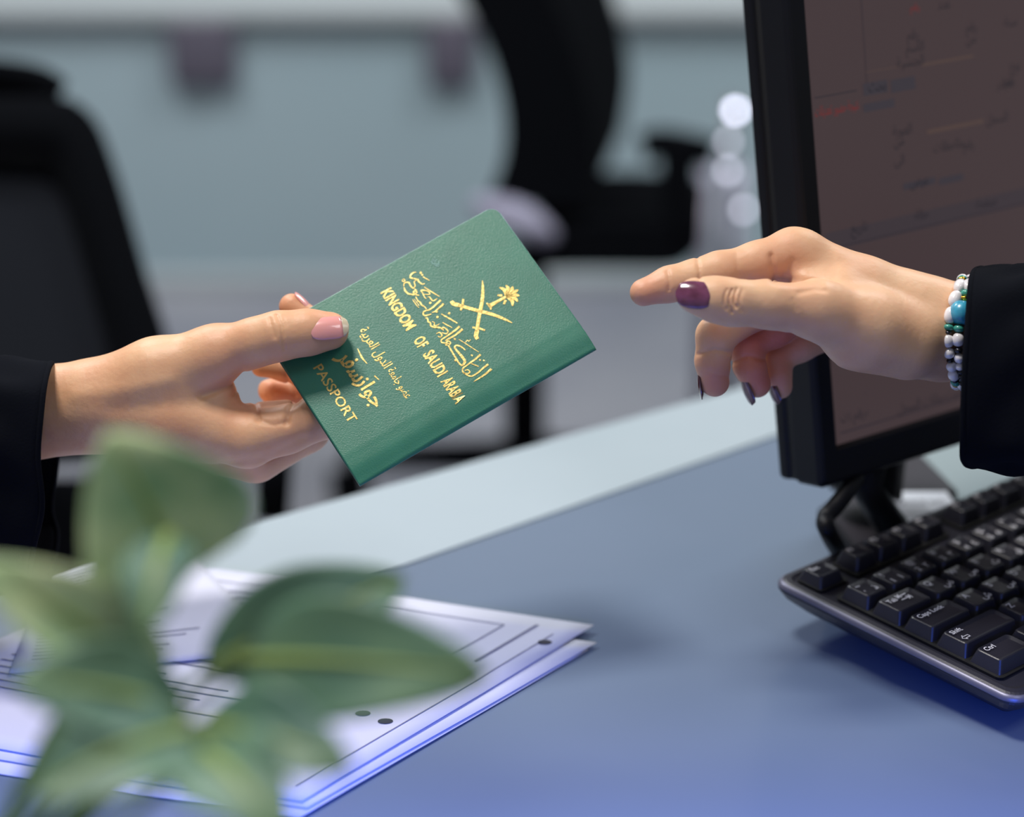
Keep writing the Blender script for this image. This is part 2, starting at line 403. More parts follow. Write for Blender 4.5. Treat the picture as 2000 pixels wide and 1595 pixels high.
# ------------------------------------------------------------------ monitor
MO = P(1600, 956, 1.065)
th, tau = math.radians(36.1), math.radians(10.1)
wv = Vector((math.cos(th), math.sin(th), 0)); nv0 = Vector((math.sin(th), -math.cos(th), 0)); zv = Vector((0, 0, 1))
upv = (zv * math.cos(tau) - nv0 * math.sin(tau)).normalized(); nv = wv.cross(upv).normalized()
if nv.dot(nv0) < 0: nv = -nv
# local frame: x = width, y = into the monitor (away from viewer), z = up the panel
mon = frame_empty('monitor', MO, wv, -nv, upv)
tag(mon, 'black desktop monitor with a dim brownish screen, behind the reaching hand', 'monitor')
MW, MH, BZ = 0.455, 0.35, 0.0172
mm_ = lambda name, bm, m, par=None: bm_obj(name, bm, m, par or mon, True)
def rrect2(x0, x1, z0, z1, y, r, n=4): return [(a, y, b) for a, b in roundpoly(x0, x1, z0, z1, r, n)]
bm = bmesh.new()
rg_ = [rrect2(0, MW, 0, MH, .016, .004), rrect2(0, MW, 0, MH, .001, .004), rrect2(.0015, MW - .0015, .0015, MH - .0015, -.0012, .003), rrect2(.003, MW - .003, .003, MH - .003, -.002, .003),
       rrect2(.0118, MW - .0118, BZ + .0005, MH - BZ, -.002, .0012), rrect2(.013, MW - .013, BZ + .0025, MH - BZ - .002, .003, .001), rrect2(.013, MW - .013, BZ + .0025, MH - BZ - .002, .016, .001)]
bv = [[bm.verts.new(p) for p in r] for r in rg_]; n = len(rg_[0])
for a in range(len(bv)):
    b_ = (a + 1) % len(bv)
    for i in range(n): bm.faces.new((bv[a][i], bv[a][(i + 1) % n], bv[b_][(i + 1) % n], bv[b_][i]))
bz = bm_obj('bezel', bm, M['bezel'], mon, False)
bm = bmesh.new(); box_bm(bm, 0.0015, MW - .0015, .013, .022, 0.0015, MH - .0015, .001, 2); mm_('seam', bm, M['groove'])
bm = bmesh.new(); box_bm(bm, 0.0, MW, .021, .030, 0.001, MH, .003, 3); box_bm(bm, 0.05, MW - .05, .029, .058, 0.05, MH - .05, .012, 3)
o = mm_('back_shell', bm, M['bezel']); o.data.polygons.foreach_set('use_smooth', [False] * len(o.data.polygons))
bm = bmesh.new(); box_bm(bm, 0.013, MW - .013, .0015, .010, BZ, MH - BZ, 0); scr = mm_('screen', bm, M['screen'])
scr.data.polygons.foreach_set('use_smooth', [False] * len(scr.data.polygons))
def smat(name, c): return mat(name, srgb(10, 9, 10), 0.5, emit=(srgb(*c), 1.0))
SM = {'line': smat('screen_line', (46, 40, 46)), 'txt': smat('screen_text', (34, 32, 38)), 'red': smat('screen_red', (112, 32, 32)), 'pan': smat('screen_panel', (54, 49, 56)),
      'or': smat('screen_orange', (76, 60, 56)), 'bar': smat('screen_bar', (57, 49, 54))}
# pixel -> screen local (x,z)
Minv = mon.matrix_world.inverted()
def S2(px, py):
    r = RT * ((px - 1000) / FPX) + UP * ((797.5 - py) / FPX) + FW
    o_ = Minv @ CAM; d_ = Minv.to_3x3() @ r; t = (0.0015 - o_.y) / d_.y; q = o_ + d_ * t
    return q.x, q.z
def srect(px0, py0, px1, py1, m, name='screen_panel', e=.0003):
    x0, z0 = S2(px0, py1); x1, z1 = S2(px1, py0)
    z0, z1 = min(z0, z1), max(z0, z1)
    V = [(x0, .0015 - e, z0), (x1, .0015 - e, z0), (x1, .0015 - e, z1), (x0, .0015 - e, z1)]
    return V, [(0, 1, 2, 3)]
def sbar(pa, pb, h, e=.0003):
    (x0, z0), (x1, z1) = S2(*pa), S2(*pb)
    zz = (z0 + z1) / 2
    return [(x0, .0015 - e, zz - h / 2), (x1, .0015 - e, zz - h / 2), (x1, .0015 - e, zz + h / 2), (x0, .0015 - e, zz + h / 2)], [(0, 1, 2, 3)]
def stext(t, px, py, h, ar=True, wscale=1.0, e=.0006):
    x, z = S2(px, py); V, F = text_geo(t, ar)
    return [(x + a * h * wscale, .0015 - e, z + b * h - h * .3) for a, b in V], F
def sgroup(name, parts, m):
    for V, F in parts: mesh(name, V, F, m, scr)
def vbar(px, py0, py1, w, e=.0003):
    x, z1 = S2(px, py0); _, z0 = S2(px, py1)
    return [(x - w / 2, .0015 - e, z0), (x + w / 2, .0015 - e, z0), (x + w / 2, .0015 - e, z1), (x - w / 2, .0015 - e, z1)], [(0, 1, 2, 3)]
sgroup('panel_line', [sbar((1590, 190), (1673, 178), .0007), vbar(1668, -200, 180, .0006), sbar((1610, 468), (2150, 380), .0008), sbar((1640, 842), (1900, 772), .0008), sbar((1640, 880), (1900, 812), .0006)], SM['line'])
sgroup('panel_bar', [sbar((1612, 455), (2150, 366), .009), ], SM['bar'])
sgroup('panel_box', [srect(1686, 155, 1732, 188, None), srect(1740, 148, 1786, 182, None), srect(1686, 192, 1746, 220, None), srect(1764, 345, 1826, 372, None), srect(1834, 338, 1880, 362, None)], SM['pan'])
sgroup('orange_row', [srect(1690, 128, 1760, 142, None), srect(1800, 112, 1900, 124, None), srect(1810, 240, 1920, 254, None)], SM['or'])
sgroup('red_text', [stext('نتيجة حضور تعديلات', 1590, 220, .0068, wscale=.52), stext('رقم', 1776, 16, .005)], SM['red'])
tx = []
for (px, py, t_) in ((1695, 172, 'بحث'), (1770, 70, 'رقم'), (1768, 95, 'الاسم'), (1742, 258, 'الهوية'), (1744, 278, 'من'), (1745, 315, 'الى'), (1776, 358, 'عرض'), (1660, 448, 'تاريخ'), (1785, 422, 'حالة'),
                     (1885, 55, 'رقم'), (1885, 78, 'من'), (1972, 130, 'نوع'), (1945, 165, 'صادر'), (1960, 160, 'رقم'), (1925, 235, 'السجل'), (1822, 290, 'ملاحظات'), (1880, 285, 'رقم'), (1905, 400, 'صفحة'),
                     (1640, 812, 'ن'), (1655, 815, 'رقم ١'), (1690, 806, 'ه'), (1685, 762, '.'), (1752, 800, 'تحديث بيانات السجل'), (1750, 125, 'الجنسية'), (1830, 10, 'عدد'), (1960, 45, 'سنة')):
    tx.append(stext(t_, px, py, .0072, wscale=.85))
sgroup('dark_text', tx, SM['txt'])
# stand
sb = frame_empty('x', Vector((MO.x, MO.y, 0)), wv, -nv0, zv)
Sx = lambda p: p
stp = mon  # stand parts belong to the monitor
def world_box(name, x0, x1, y0, y1, z0, z1, m, bev):
    bm = bmesh.new(); box_bm(bm, x0, x1, y0, y1, z0, z1, bev, 3)
    T = Minv @ (Matrix.Translation((MO.x, MO.y, 0)) @ Matrix((wv, -nv0, zv)).transposed().to_4x4())
    bm.transform(T); o = bm_obj(name, bm, m, mon, False); return o
bpy.data.objects.remove(sb)
A_, B_, C_ = G(1597, 1014, 0), G(1785, 893, 0), G(1868, 978, 0); D_ = A_ + C_ - B_
def inset(poly, f): c = sum(poly, Vector()) / len(poly); return [c + (p - c) * f for p in poly]
def zpoly(name, poly, z0, z1, m):
    bm = bmesh.new(); vs = [bm.verts.new(Vector((p.x, p.y, z0))) for p in poly]; f = bm.faces.new(vs); r = bmesh.ops.extrude_face_region(bm, geom=[f])
    for v in r['geom']:
        if isinstance(v, bmesh.types.BMVert): v.co.z = z1
    bm.transform(Minv); return bm_obj(name, bm, m, mon)
base_poly = [A_, B_, C_, D_]
zpoly('base_rim', base_poly, 0.0006, 0.006, M['bezel'])
zpoly('stand_base', inset(base_poly, .93), 0.005, 0.0085, M['stand'])
W2L = lambda p: Minv @ p
nb = G(1690, 965, .022)
tube('neck', [W2L(p) for p in (nb, nb + Vector((.012, .03, .06)), MO + wv * .09 - nv0 * .05 + upv * .06)], [.020, .016, .018], M['bezel'], mon, 14)
tube('neck_strut', [W2L(p) for p in (G(1742, 1030, .020), P(1690, 950, 1.10), MO + wv * .08 - nv0 * .03 + upv * .03)], [.009, .009, .011], M['bezel'], mon, 10)
tube('cable', [W2L(p) for p in spline([P(1672, 930, 1.085), P(1650, 965, 1.075), P(1630, 990, 1.07), P(1612, 1012, 1.065), P(1618, 1040, 1.062), G(1650, 1095, .007)], 6)], .0045, M['bezel'], mon)

# white card leaning on the stand base
ca = [G(1724, 962, .012), G(1848, 962, .012), G(1905, 1045, .012), G(1772, 1045, .012)]
bm = bmesh.new(); vs = [bm.verts.new(p) for p in ca]; f = bm.faces.new(vs); r = bmesh.ops.extrude_face_region(bm, geom=[f])
for v in r['geom']:
    if isinstance(v, bmesh.types.BMVert): v.co.z += .0008
card = bm_obj('card', bm, mat('card_white', srgb(246, 248, 255), .6)); tag(card, 'small white printed card lying on the monitor stand base behind the keyboard', 'card')
cx = (ca[1] - ca[0]).normalized(); cy = (ca[0] - ca[3]).normalized()
V, F = merge([size_text('NOTICE NO', 0, 0, .008), ([(0, -.012, 0), (.028, -.012, 0), (.028, -.0115, 0), (0, -.0115, 0)], [(0, 1, 2, 3)])])
o0 = G(1738, 985, .0131)
mesh('printing', [o0 + cx * v[0] * .7 + cy * v[1] for v in V], F, M['inkdark'], card)

# ------------------------------------------------------------------ keyboard
thk = math.radians(41.6)
KZB, KZF = 0.030, 0.022      # top surface height at the far and near side
k0 = G(1506, 1128, KZB)
kx = Vector((math.cos(thk), math.sin(thk), 0)); ky = Vector((math.sin(thk), -math.cos(thk), 0))
KD, KW = 0.145, 0.44
tilt = math.atan2(KZB - KZF, KD)
ky = (ky * math.cos(tilt) - Vector((0, 0, math.sin(tilt)))); kz = ky.cross(kx).normalized()
if kz.z < 0: kz = -kz
# local: x along width, y = toward far side (so -depth), z up
kb = frame_empty('keyboard', k0, kx, -ky, kz); tag(kb, 'black wired computer keyboard with Latin and Arabic legends on the desk', 'keyboard')
mmu = .001
def loft(name, rings, m, parent, smooth=False, cap=True):
    bm = bmesh.new(); R_ = [[bm.verts.new(p) for p in r] for r in rings]; n = len(rings[0])
    for a in range(len(rings) - 1):
        for i in range(n): bm.faces.new((R_[a][i], R_[a][(i + 1) % n], R_[a + 1][(i + 1) % n], R_[a + 1][i]))
    if cap: bm.faces.new(R_[0]); bm.faces.new(R_[-1])
    return bm_obj(name, bm, m, parent, smooth)
def ringz(inset, z, r=.009, slope=0.0):
    return [(x, y, z) for x, y in roundpoly(inset, KW - inset, -KD + inset, -inset, max(r - inset * .5, .002))]
loft('body', [ringz(.020, -.0185), ringz(.012, -.0165), ringz(.003, -.009), ringz(0, -.0045), ringz(0, -.003), ringz(.001, -.001), ringz(.0028, 0.0), ringz(.005, 0.0005), ringz(.0065, -.0008)], M['kb'], kb, False)
loft('silver_line', [ringz(-.0002, -.0032, .0092), ringz(-.0003, -.0024, .0092), ringz(.0010, -.0007, .0092), ringz(.0016, -.0005, .0092)], M['silver'], kb, True, False)
kmesh = {}
def keymesh(w, d, h, tall=False):
    key = (round(w, 5), round(d, 5), h)
    if key in kmesh: return kmesh[key]
    rings = []
    for ins, z, r in ((0, -.0005, .0012), (.0003, .0005, .0014), (.0018, h * .8, .0016), (.0021, h * .95, .0018), (.0026, h, .0018), (.0045, h - .0002, .0016)):
        rings.append([(x, y, z - (0.0006 if ins > .004 else 0)) for x, y in roundpoly(-w / 2 + ins, w / 2 - ins, -d / 2 + ins, d / 2 - ins, r, 3)])
    bm = bmesh.new(); R_ = [[bm.verts.new(p) for p in r] for r in rings]; n = len(rings[0])
    for a in range(len(rings) - 1):
        for i in range(n): bm.faces.new((R_[a][i], R_[a][(i + 1) % n], R_[a + 1][(i + 1) % n], R_[a + 1][i]))
    bm.faces.new(R_[-1]); bmesh.ops.recalc_face_normals(bm, faces=bm.faces)
    me = bpy.data.meshes.new('key'); bm.to_mesh(me); bm.free(); me.materials.append(M['key']); kmesh[key] = me
    return me
def key(xc, yc, w, h, legends, d=.0178):
    me = keymesh(w, d, h); o = bpy.data.objects.new('key', me); COL.objects.link(o); o.parent = kb
    o.location = (xc, yc, 0)
    if legends:
        parts = []
        for (t, ar, x, y, s) in legends: parts.append(size_text(t, x, y, s, h + .00005 - (0.0004), ar, .008))
        V, F = merge(parts); V = [(a, b, h + .00012) for a, b, c in V]
        mesh('legend', V, F, M['legend'], o)
    return o
U = .01905
# recessed trays behind the keys (dark wells)
def well(x0, x1, y0, y1): loft('key_well', [[(x, y, -.0009 + .0016) for x, y in roundpoly(x0, x1, y0, y1, .003)], [(x, y, -.003) for x, y in roundpoly(x0 + .0008, x1 - .0008, y0 + .0008, y1 - .0008, .0025)]], M['groove'], kb)
fy = -.0165
key(.0175, fy, .0185, .0062, [('Esc', False, -.006, .001, .0045)], .0155)
well(.0075, .0285, -.0255, -.0085)
fx = .044
for g_ in range(3):
    well(fx - .0105, fx + 3 * .0178 + .0105, -.0255, -.0085)
    for k in range(4):
        key(fx + k * .0178, fy, .0168, .0082, [('F%d' % (g_ * 4 + k + 1), False, -.005, .001, .0042)], .0150)
    fx += 4 * .0178 + .012
for k, t_ in enumerate(('PrtSc', 'ScrLk', 'Pause')): key(fx + .006 + k * .0178, fy, .0168, .0082, [], .0150)
ROW0 = -.0430
rows = [
    (0, [('~', 'ذ', '`')] + [(a, None, b) for a, b in zip('!@#$%^&*()_+', '1234567890-=')] + [('Back', 2.0)]),
    (1, [('Tab', 1.5)] + list(zip('QWERTYUIOP', 'ضصثقفغعهخح')) + [('{', 'ج'), ('}', 'د'), ('|', 1.5)]),
    (2, [('Caps Lock', 1.75)] + list(zip('ASDFGHJKL', 'شسيبلاتنم')) + [(':', 'ك'), ('"', 'ط'), ('Enter', 2.25)]),
    (3, [('Shift', 2.25)] + list(zip('ZXCVBNM', 'ئءؤرىةو'.replace('ؤ', 'و'))) + [('<', 'و'), ('>', 'ز'), ('?', 'ظ'), ('Shift', 2.75)]),
    (4, [('Ctrl', 1.5), ('', 1.0), ('Alt', 1.5), ('', 6.0), ('Alt', 1.5), ('', 1.0), ('', 1.0), ('Ctrl', 1.5)])]
well(.0085, .0085 + 15 * U + .002, ROW0 - 4 * U - .0105, ROW0 + .0105)
for r, items in rows:
    x = .0095; y = ROW0 - r * U
    for it in items:
        w_ = it[1] if isinstance(it[1], float) else 1.0
        wid = w_ * U - .0012; xc = x + w_ * U / 2; Lg = []
        if w_ == 1.0 and it[0]:
            Lg.append((it[0], False, -.0052, .0012, .0052))
            if len(it) == 3 and it[2]: Lg.append((it[2], False, -.0052, -.0055, .0052))
            if it[1]: Lg.append((it[1], True, .0012, -.0045, .0058))
            if len(it) == 3 and not it[1] and r == 0: Lg.append(('١٢٣٤٥٦٧٨٩٠-='['1234567890-='.index(it[2])], False, .0015, -.0050, .0055))
        elif it[0]:
            Lg.append((it[0], False, -wid / 2 + .0042, .0022 if it[0] != 'Tab' else .001, .0042))
            if it[0] == 'Shift': Lg.append(('\u21e6', False, -wid / 2 + .0042, -.0050, .0070))
            if it[0] == 'Tab': Lg.append(('\u21b9', False, -wid / 2 + .0115, -.001, .0070))
        key(xc, y, wid, .0072, Lg); x += w_ * U
# navigation and number pad blocks
for r in range(5):
    for k in range(3):
        if (r == 2) or (r == 3 and k != 1): continue
        key(.325 + k * U, ROW0 - r * U, .0178, .0072, [])
for r in range(5):
    for k in range(3): key(.386 + k * .0172, ROW0 - r * U, .0162, .0072, [])
KM = kb.matrix_world.copy()
# feet so that the keyboard stands on the desk
Kinv = KM.inverted()
for xx in (.05, .39):
    top = KM @ Vector((xx, -.022, -.016)); b = Vector((top.x, top.y, 0.0005))
    tube('foot', [Kinv @ b, Kinv @ top], .006, M['kb'], kb, 10)
    top = KM @ Vector((xx, -KD + .026, -.016)); b = Vector((top.x, top.y, 0.0005))
    tube('foot', [Kinv @ b, Kinv @ top], .005, M['kb'], kb, 10)

# ------------------------------------------------------------------ papers
def sheet(c00, c10, c11, c01, lift, m, label, z0, curl=0.0, n=16):
    V, F = [], []
    for j in range(n + 1):
        for i in range(n + 1):
            u, v = i / n, j / n
            p = c00.lerp(c10, u).lerp(c01.lerp(c11, u), v)
            z = z0 + curl * max(0, u - .45) ** 2 * (1 - v) ** 2 + .0008 * math.sin(5 * u + 3 * v) * lift
            V.append(Vector((p.x, p.y, max(z, z0 * .98))))
    for j in range(n):
        for i in range(n): a = j * (n + 1) + i; F.append((a, a + 1, a + n + 2, a + n + 1))
    o = mesh('paper_sheet', V, F, m, None, True); solidify(o, .0002, 1.0)
    tag(o, label, 'paper', 'papers on the desk'); return o, V
# pixel corners: far left, far right tip, near right, near left
def sheet_px(a, b, d, z, curl, label, zb=0.0):
    A, B = G(*a, z), G(*b, z + zb); Dn = G(*d, z); A.z = B.z = Dn.z = z
    e = Dn - B; Cc = A + e
    return sheet(A, B, Dn, Cc, 1, M['paper'], label, z, curl)
s1, V1 = sheet_px((330, 1098), (1160, 1220), (590, 1567), .0035, 0.0, 'topmost white form, its corner pointing right toward the keyboard')
s2, V2 = sheet_px((400, 1150), (1166, 1254), (600, 1580), .0022, 0.0, 'white sheet sliding out from just under the topmost form')
s3, V3 = sheet_px((380, 1170), (1150, 1268), (585, 1600), .0010, 0.0, 'lowest white sheet of the pile, almost hidden under the two above')
s4, V4 = sheet_px((85, 1150), (420, 1068), (500, 1330), .0012, 0.0, 'white printed sheet seen between the leaves, nearest the black sleeve') if False else sheet(
    G(88, 1150, .001), G(345, 1062, .001), G(560, 1290, .001), G(20, 1330, .001), 1, M['paper'], 'white printed sheet seen between the plant leaves, below the sleeve of the passport holder', .0052)
def on_sheet(V, u, v, n=16, dz=.00035):
    i = min(int(u * n), n - 1); j = min(int(v * n), n - 1); fu = u * n - i; fv = v * n - j
    g = lambda a, b: V[b * (n + 1) + a]
    p = g(i, j).lerp(g(i + 1, j), fu).lerp(g(i, j + 1).lerp(g(i + 1, j + 1), fu), fv); return p + Vector((0, 0, dz))
def pline(V, u0, v0, u1, v1, w, seg=12):
    A, Fc = [], []
    du, dv = u1 - u0, v1 - v0; L_ = math.hypot(du, dv); nu, nv_ = -dv / L_ * w, du / L_ * w
    for k in range(seg + 1):
        t = k / seg; u, v = u0 + du * t, v0 + dv * t
        A += [on_sheet(V, min(max(u + nu, 0), 1), min(max(v + nv_, 0), 1)), on_sheet(V, min(max(u - nu, 0), 1), min(max(v - nv_, 0), 1))]
    for k in range(seg): Fc.append((2 * k, 2 * k + 1, 2 * k + 3, 2 * k + 2))
    return A, Fc
V, F = merge([pline(V1, .05, .07, .84, .07, .0016), pline(V1, .84, .07, .84, .30, .0016), pline(V1, .90, .045, .90, .28, .0035), pline(V1, .955, .08, .955, .95, .0014)] +
             [pline(V1, .08, .12 + .03 * k, .12 + .2 + .4 * random.random(), .12 + .03 * k, .0022) for k in range(22)])
mesh('printed_lines', V, F, M['ink'], s1)
hp = []
for (u, v) in ((.965, .13), (.92, .62), (.86, .60)):
    c = on_sheet(V1, u, v); hp.append(([c + Vector((.0035 * math.cos(a * .5236), .0025 * math.sin(a * .5236), 0)) for a in range(12)], [tuple(range(12))]))
for V, F in hp: mesh('punch_hole', V, F, M['inkdark'], s1)
V, F = merge([pline(V4, .07, .05 + .035 * k, .2 + .7 * random.random(), .05 + .035 * k, .0028) for k in range(25)])
mesh('printed_lines', V, F, M['ink'], s4)

# ------------------------------------------------------------------ plant
pl = empty('potted_plant', (-0.205, 0.505, 0)); tag(pl, 'blurred green leafy plant in the near left of the picture, in front of the papers', 'plant')
PO = Vector((-0.205, 0.505, 0))
def lathe(name, prof, m, parent, n=40):
    V, F = [], []
    for r, z in prof:
        for k in range(n): a = 2 * math.pi * k / n; V.append((r * math.cos(a), r * math.sin(a), z))
    for i in range(len(prof) - 1):
        for k in range(n): F.append((i * n + k, i * n + (k + 1) % n, (i + 1) * n + (k + 1) % n, (i + 1) * n + k))
    return mesh(name, V, F, m, parent, True)
lathe('pot', [(0.001, 0), (.034, 0), (.037, .003), (.044, .07), (.046, .072), (.046, .076), (.043, .076), (.041, .066), (.001, .066)], M['pot'], pl)
lathe('soil', [(.041, .067), (.03, .070), (.001, .072)], M['soil'], pl)
def leaf(base, tip, wid, facing, bend, fold, m, n=18, k=9, wprof=0.80):
    base, tip = Vector(base), Vector(tip); ax = tip - base; Ln = ax.length; ax.normalize()
    nrm = Vector(facing); nrm = (nrm - ax * nrm.dot(ax)).normalized(); sd = ax.cross(nrm).normalized()
    V, F = [], []
    for i in range(n + 1):
        t = i / n
        w = wid * (max(0, math.sin(math.pi * min(1, max(0, t)) ** wprof)) ** 0.66) * (1 - .12 * t) + .0004
        c = base + ax * (Ln * t) + nrm * (bend * math.sin(math.pi * t))
        for j in range(-k, k + 1):
            s = j / k
            rip = .0012 * math.sin(9 * t + 2.2 * s) * abs(s)
            V.append(c + sd * (w * s) + nrm * (fold * (abs(s) ** 1.3) * w + rip) - PO)
    q = 2 * k + 1
    for i in range(n):
        for j in range(2 * k): a = i * q + j; F.append((a, a + 1, a + q + 1, a + q))
    o = mesh('leaf', V, F, m, pl, True); solidify(o, .0006)
    rp = [base + ax * (Ln * t / 12) + nrm * (bend * math.sin(math.pi * t / 12) + .0004) - PO for t in range(13)]
    vs, fs = tube_geo(rp, [.0022 * (1 - t / 14) for t in range(13)], 6); mesh('midrib', vs, fs, M['rib'], o, True)
    return o
toC = -FW
up_ = Vector((0, 0, 1))
leafs = [  # base px, tip px, half width px, depth base, depth tip, facing, bend, fold, mat, width profile
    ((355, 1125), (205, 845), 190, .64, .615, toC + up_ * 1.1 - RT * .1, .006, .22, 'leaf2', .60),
    ((330, 1050), (285, 1240), 68, .615, .59, toC + up_ * .9, .005, .2, 'leaf', .8),
    ((470, 1290), (955, 1318), 125, .635, .60, toC + up_ * .3 + RT * .2, .010, .12, 'leaf', .8),
    ((400, 1310), (790, 1130), 105, .645, .66, toC + up_ * .5, .006, .3, 'leaf', .9),
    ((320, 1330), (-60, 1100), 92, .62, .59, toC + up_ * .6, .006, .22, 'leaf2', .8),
    ((360, 1400), (20, 1330), 110, .60, .57, toC + up_ * .8, .006, .2, 'leaf', .8),
    ((380, 1420), (690, 1500), 100, .60, .57, toC + up_ * .9, .006, .2, 'leaf', .8),
    ((370, 1430), (60, 1560), 120, .59, .56, toC + up_ * .9, .006, .2, 'leaf', .7),
    ((400, 1470), (560, 1640), 110, .58, .55, toC + up_ * .9, .006, .2, 'leaf', .7),
]
root = Vector((-0.195, 0.515, .068))
for b, t_, w_, d0, d1, fc, bd, fo, mm, wp in leafs:
    B_ = P(*b, d0); T_ = P(*t_, d1)
    leaf(B_, T_, w_ / FPX * d0, fc, bd, fo, M[mm], wprof=wp)
    rr = root + Vector((random.uniform(-.012, .012), random.uniform(-.012, .012), 0))
    mid = rr.lerp(B_, .5) + Vector((random.uniform(-.006, .006), .004, .01))
    vs, fs = tube_geo([p - PO for p in spline([rr, mid, B_], 6)], .0016, 8); mesh('stem', vs, fs, M['stem'], pl, True)

# ------------------------------------------------------------------ passport
Ul = Vector((3.58, 2.07, -.85)) / 4.22; Vl = Vector((2.23, -3.24, 1.53)) / 4.22
def c2w(v): return RT * v.x + UP * v.y - FW * v.z
uW, vW = c2w(Ul).normalized(), c2w(Vl).normalized(); vW = (vW - uW * vW.dot(uW)).normalized(); nW = vW.cross(uW).normalized()
if nW.dot(FW) > 0: nW = -nW
PW, PH, PT = .088, .1255, .0042
pc = P(838, 665, .985) - vW * (PW / 2) - uW * (PH / 2)
pp = frame_empty('passport', pc, vW, uW, nW)
tag(pp, 'green passport booklet with gold lettering and swords emblem, held over the desk', 'passport')
# cover: strip around the spine (x = PW side); rounded free corners at x = 0
prof = []
for x in [0, .0003, .0008, .0016] + [.003 + (PW - .0048) * i / 34 for i in range(35)]:
    dent = -.0005 * math.exp(-((x - (PW - .0122)) / .0009) ** 2); drop = -.0026 * max(0, (x - (PW - .0115)) / .0115) ** 1.5
    prof.append((x, dent + drop))
fz = prof[-1][1]
spine = [(PW - .0018 + .0018 * math.sin(a), (fz - PT) / 2 + ((fz + PT) / 2) * math.cos(a)) for a in [math.pi * q / 10 for q in range(1, 10)]]
bk = [(PW - .0018 - (PW - .0018) * q / 10, -PT) for q in range(11)]
prof += spine + bk
V, F = [], []; NY = 24; rad = .005
def inx(x, y):      # rounded outer corners on the free side
    if x < rad:
        for yc in (rad, PH - rad):
            if (y < rad and yc == rad) or (y > PH - rad and yc > rad):
                dy = abs(y - yc); lim = rad - math.sqrt(max(rad * rad - dy * dy, 0)); return max(x, lim)
    return x
ys = [0, .0006, .0014, .0025, .0038, .005] + [.005 + (PH - .01) * q / NY for q in range(1, NY)] + [PH - q for q in (.005, .0038, .0025, .0014, .0006, 0)]
for y in ys:
    for (x, z) in prof: V.append((inx(x, y), y, z + .0005 * math.sin(math.pi * y / PH) * (1 if z > -PT / 2 else 0)))
q = len(prof)
for j in range(len(ys) - 1):
    for i in range(q - 1): a = j * q + i; F.append((a, a + 1, a + q + 1, a + q))
cv = mesh('cover', V, F, M['cover'], pp, True); solidify(cv, .0005, -1.0)
bm = bmesh.new(); box_bm(bm, .0012, PW - .003, .0010, PH - .0010, -PT + .0007, -.0008 - .0004, .0)
for v in bm.verts:
    if v.co.x > PW / 2 and v.co.z > -PT / 2: v.co.x -= .009
bm_obj('page_block', bm, M['pages'], pp)
def cz(x, y):
    dent = -.0005 * math.exp(-((x - (PW - .0122)) / .0009) ** 2)
    return dent + -.0026 * max(0, (x - (PW - .0115)) / .0115) ** 1.5 + .0005 * math.sin(math.pi * y / PH)
def foil(name, parts, m=None):
    V, F = merge(parts); V = [(a * .001, b * .001, cz(a * .001, b * .001) + .00016) for a, b, c in V]
    return mesh(name, V, F, m or M['gold'], pp)
foil('gold_lettering', [fit_text('KINGDOM', 11.0, 34.5, 56.2, 62.0, off=.03), fit_text('OF', 40.3, 45.6, 56.2, 62.0, off=.03), fit_text('SAUDI', 50.6, 63.2, 56.2, 62.0, off=.03) if False else fit_text('SAUDI', 48.8, 62.4, 56.2, 62.0, off=.03),
                    fit_text('ARABIA', 64.8, 78.2, 56.2, 62.0, off=.03)])
foil('gold_lettering', [fit_text('PASSPORT', 27.5, 60.5, 10.8, 15.4, off=.012)])
foil('gold_script', [fit_text('جواز', 43.5, 60.0, 21.5, 31.2, True, .02), fit_text('سفر', 28.0, 44.5, 20.0, 30.5, True, .02),
                 ribbon([(30, 33), (35, 32.4), (39, 32.8)], [.3, .9, .3]), ribbon([(46, 32.5), (49, 33.3)], [.7, .3])])
foil('gold_script', [fit_text('الدول العربية', 22.5, 45.5, 36.5, 42.8, True, .01), fit_text('عضو جامعة', 47.0, 63.8, 37.2, 42.8, True, .01)])
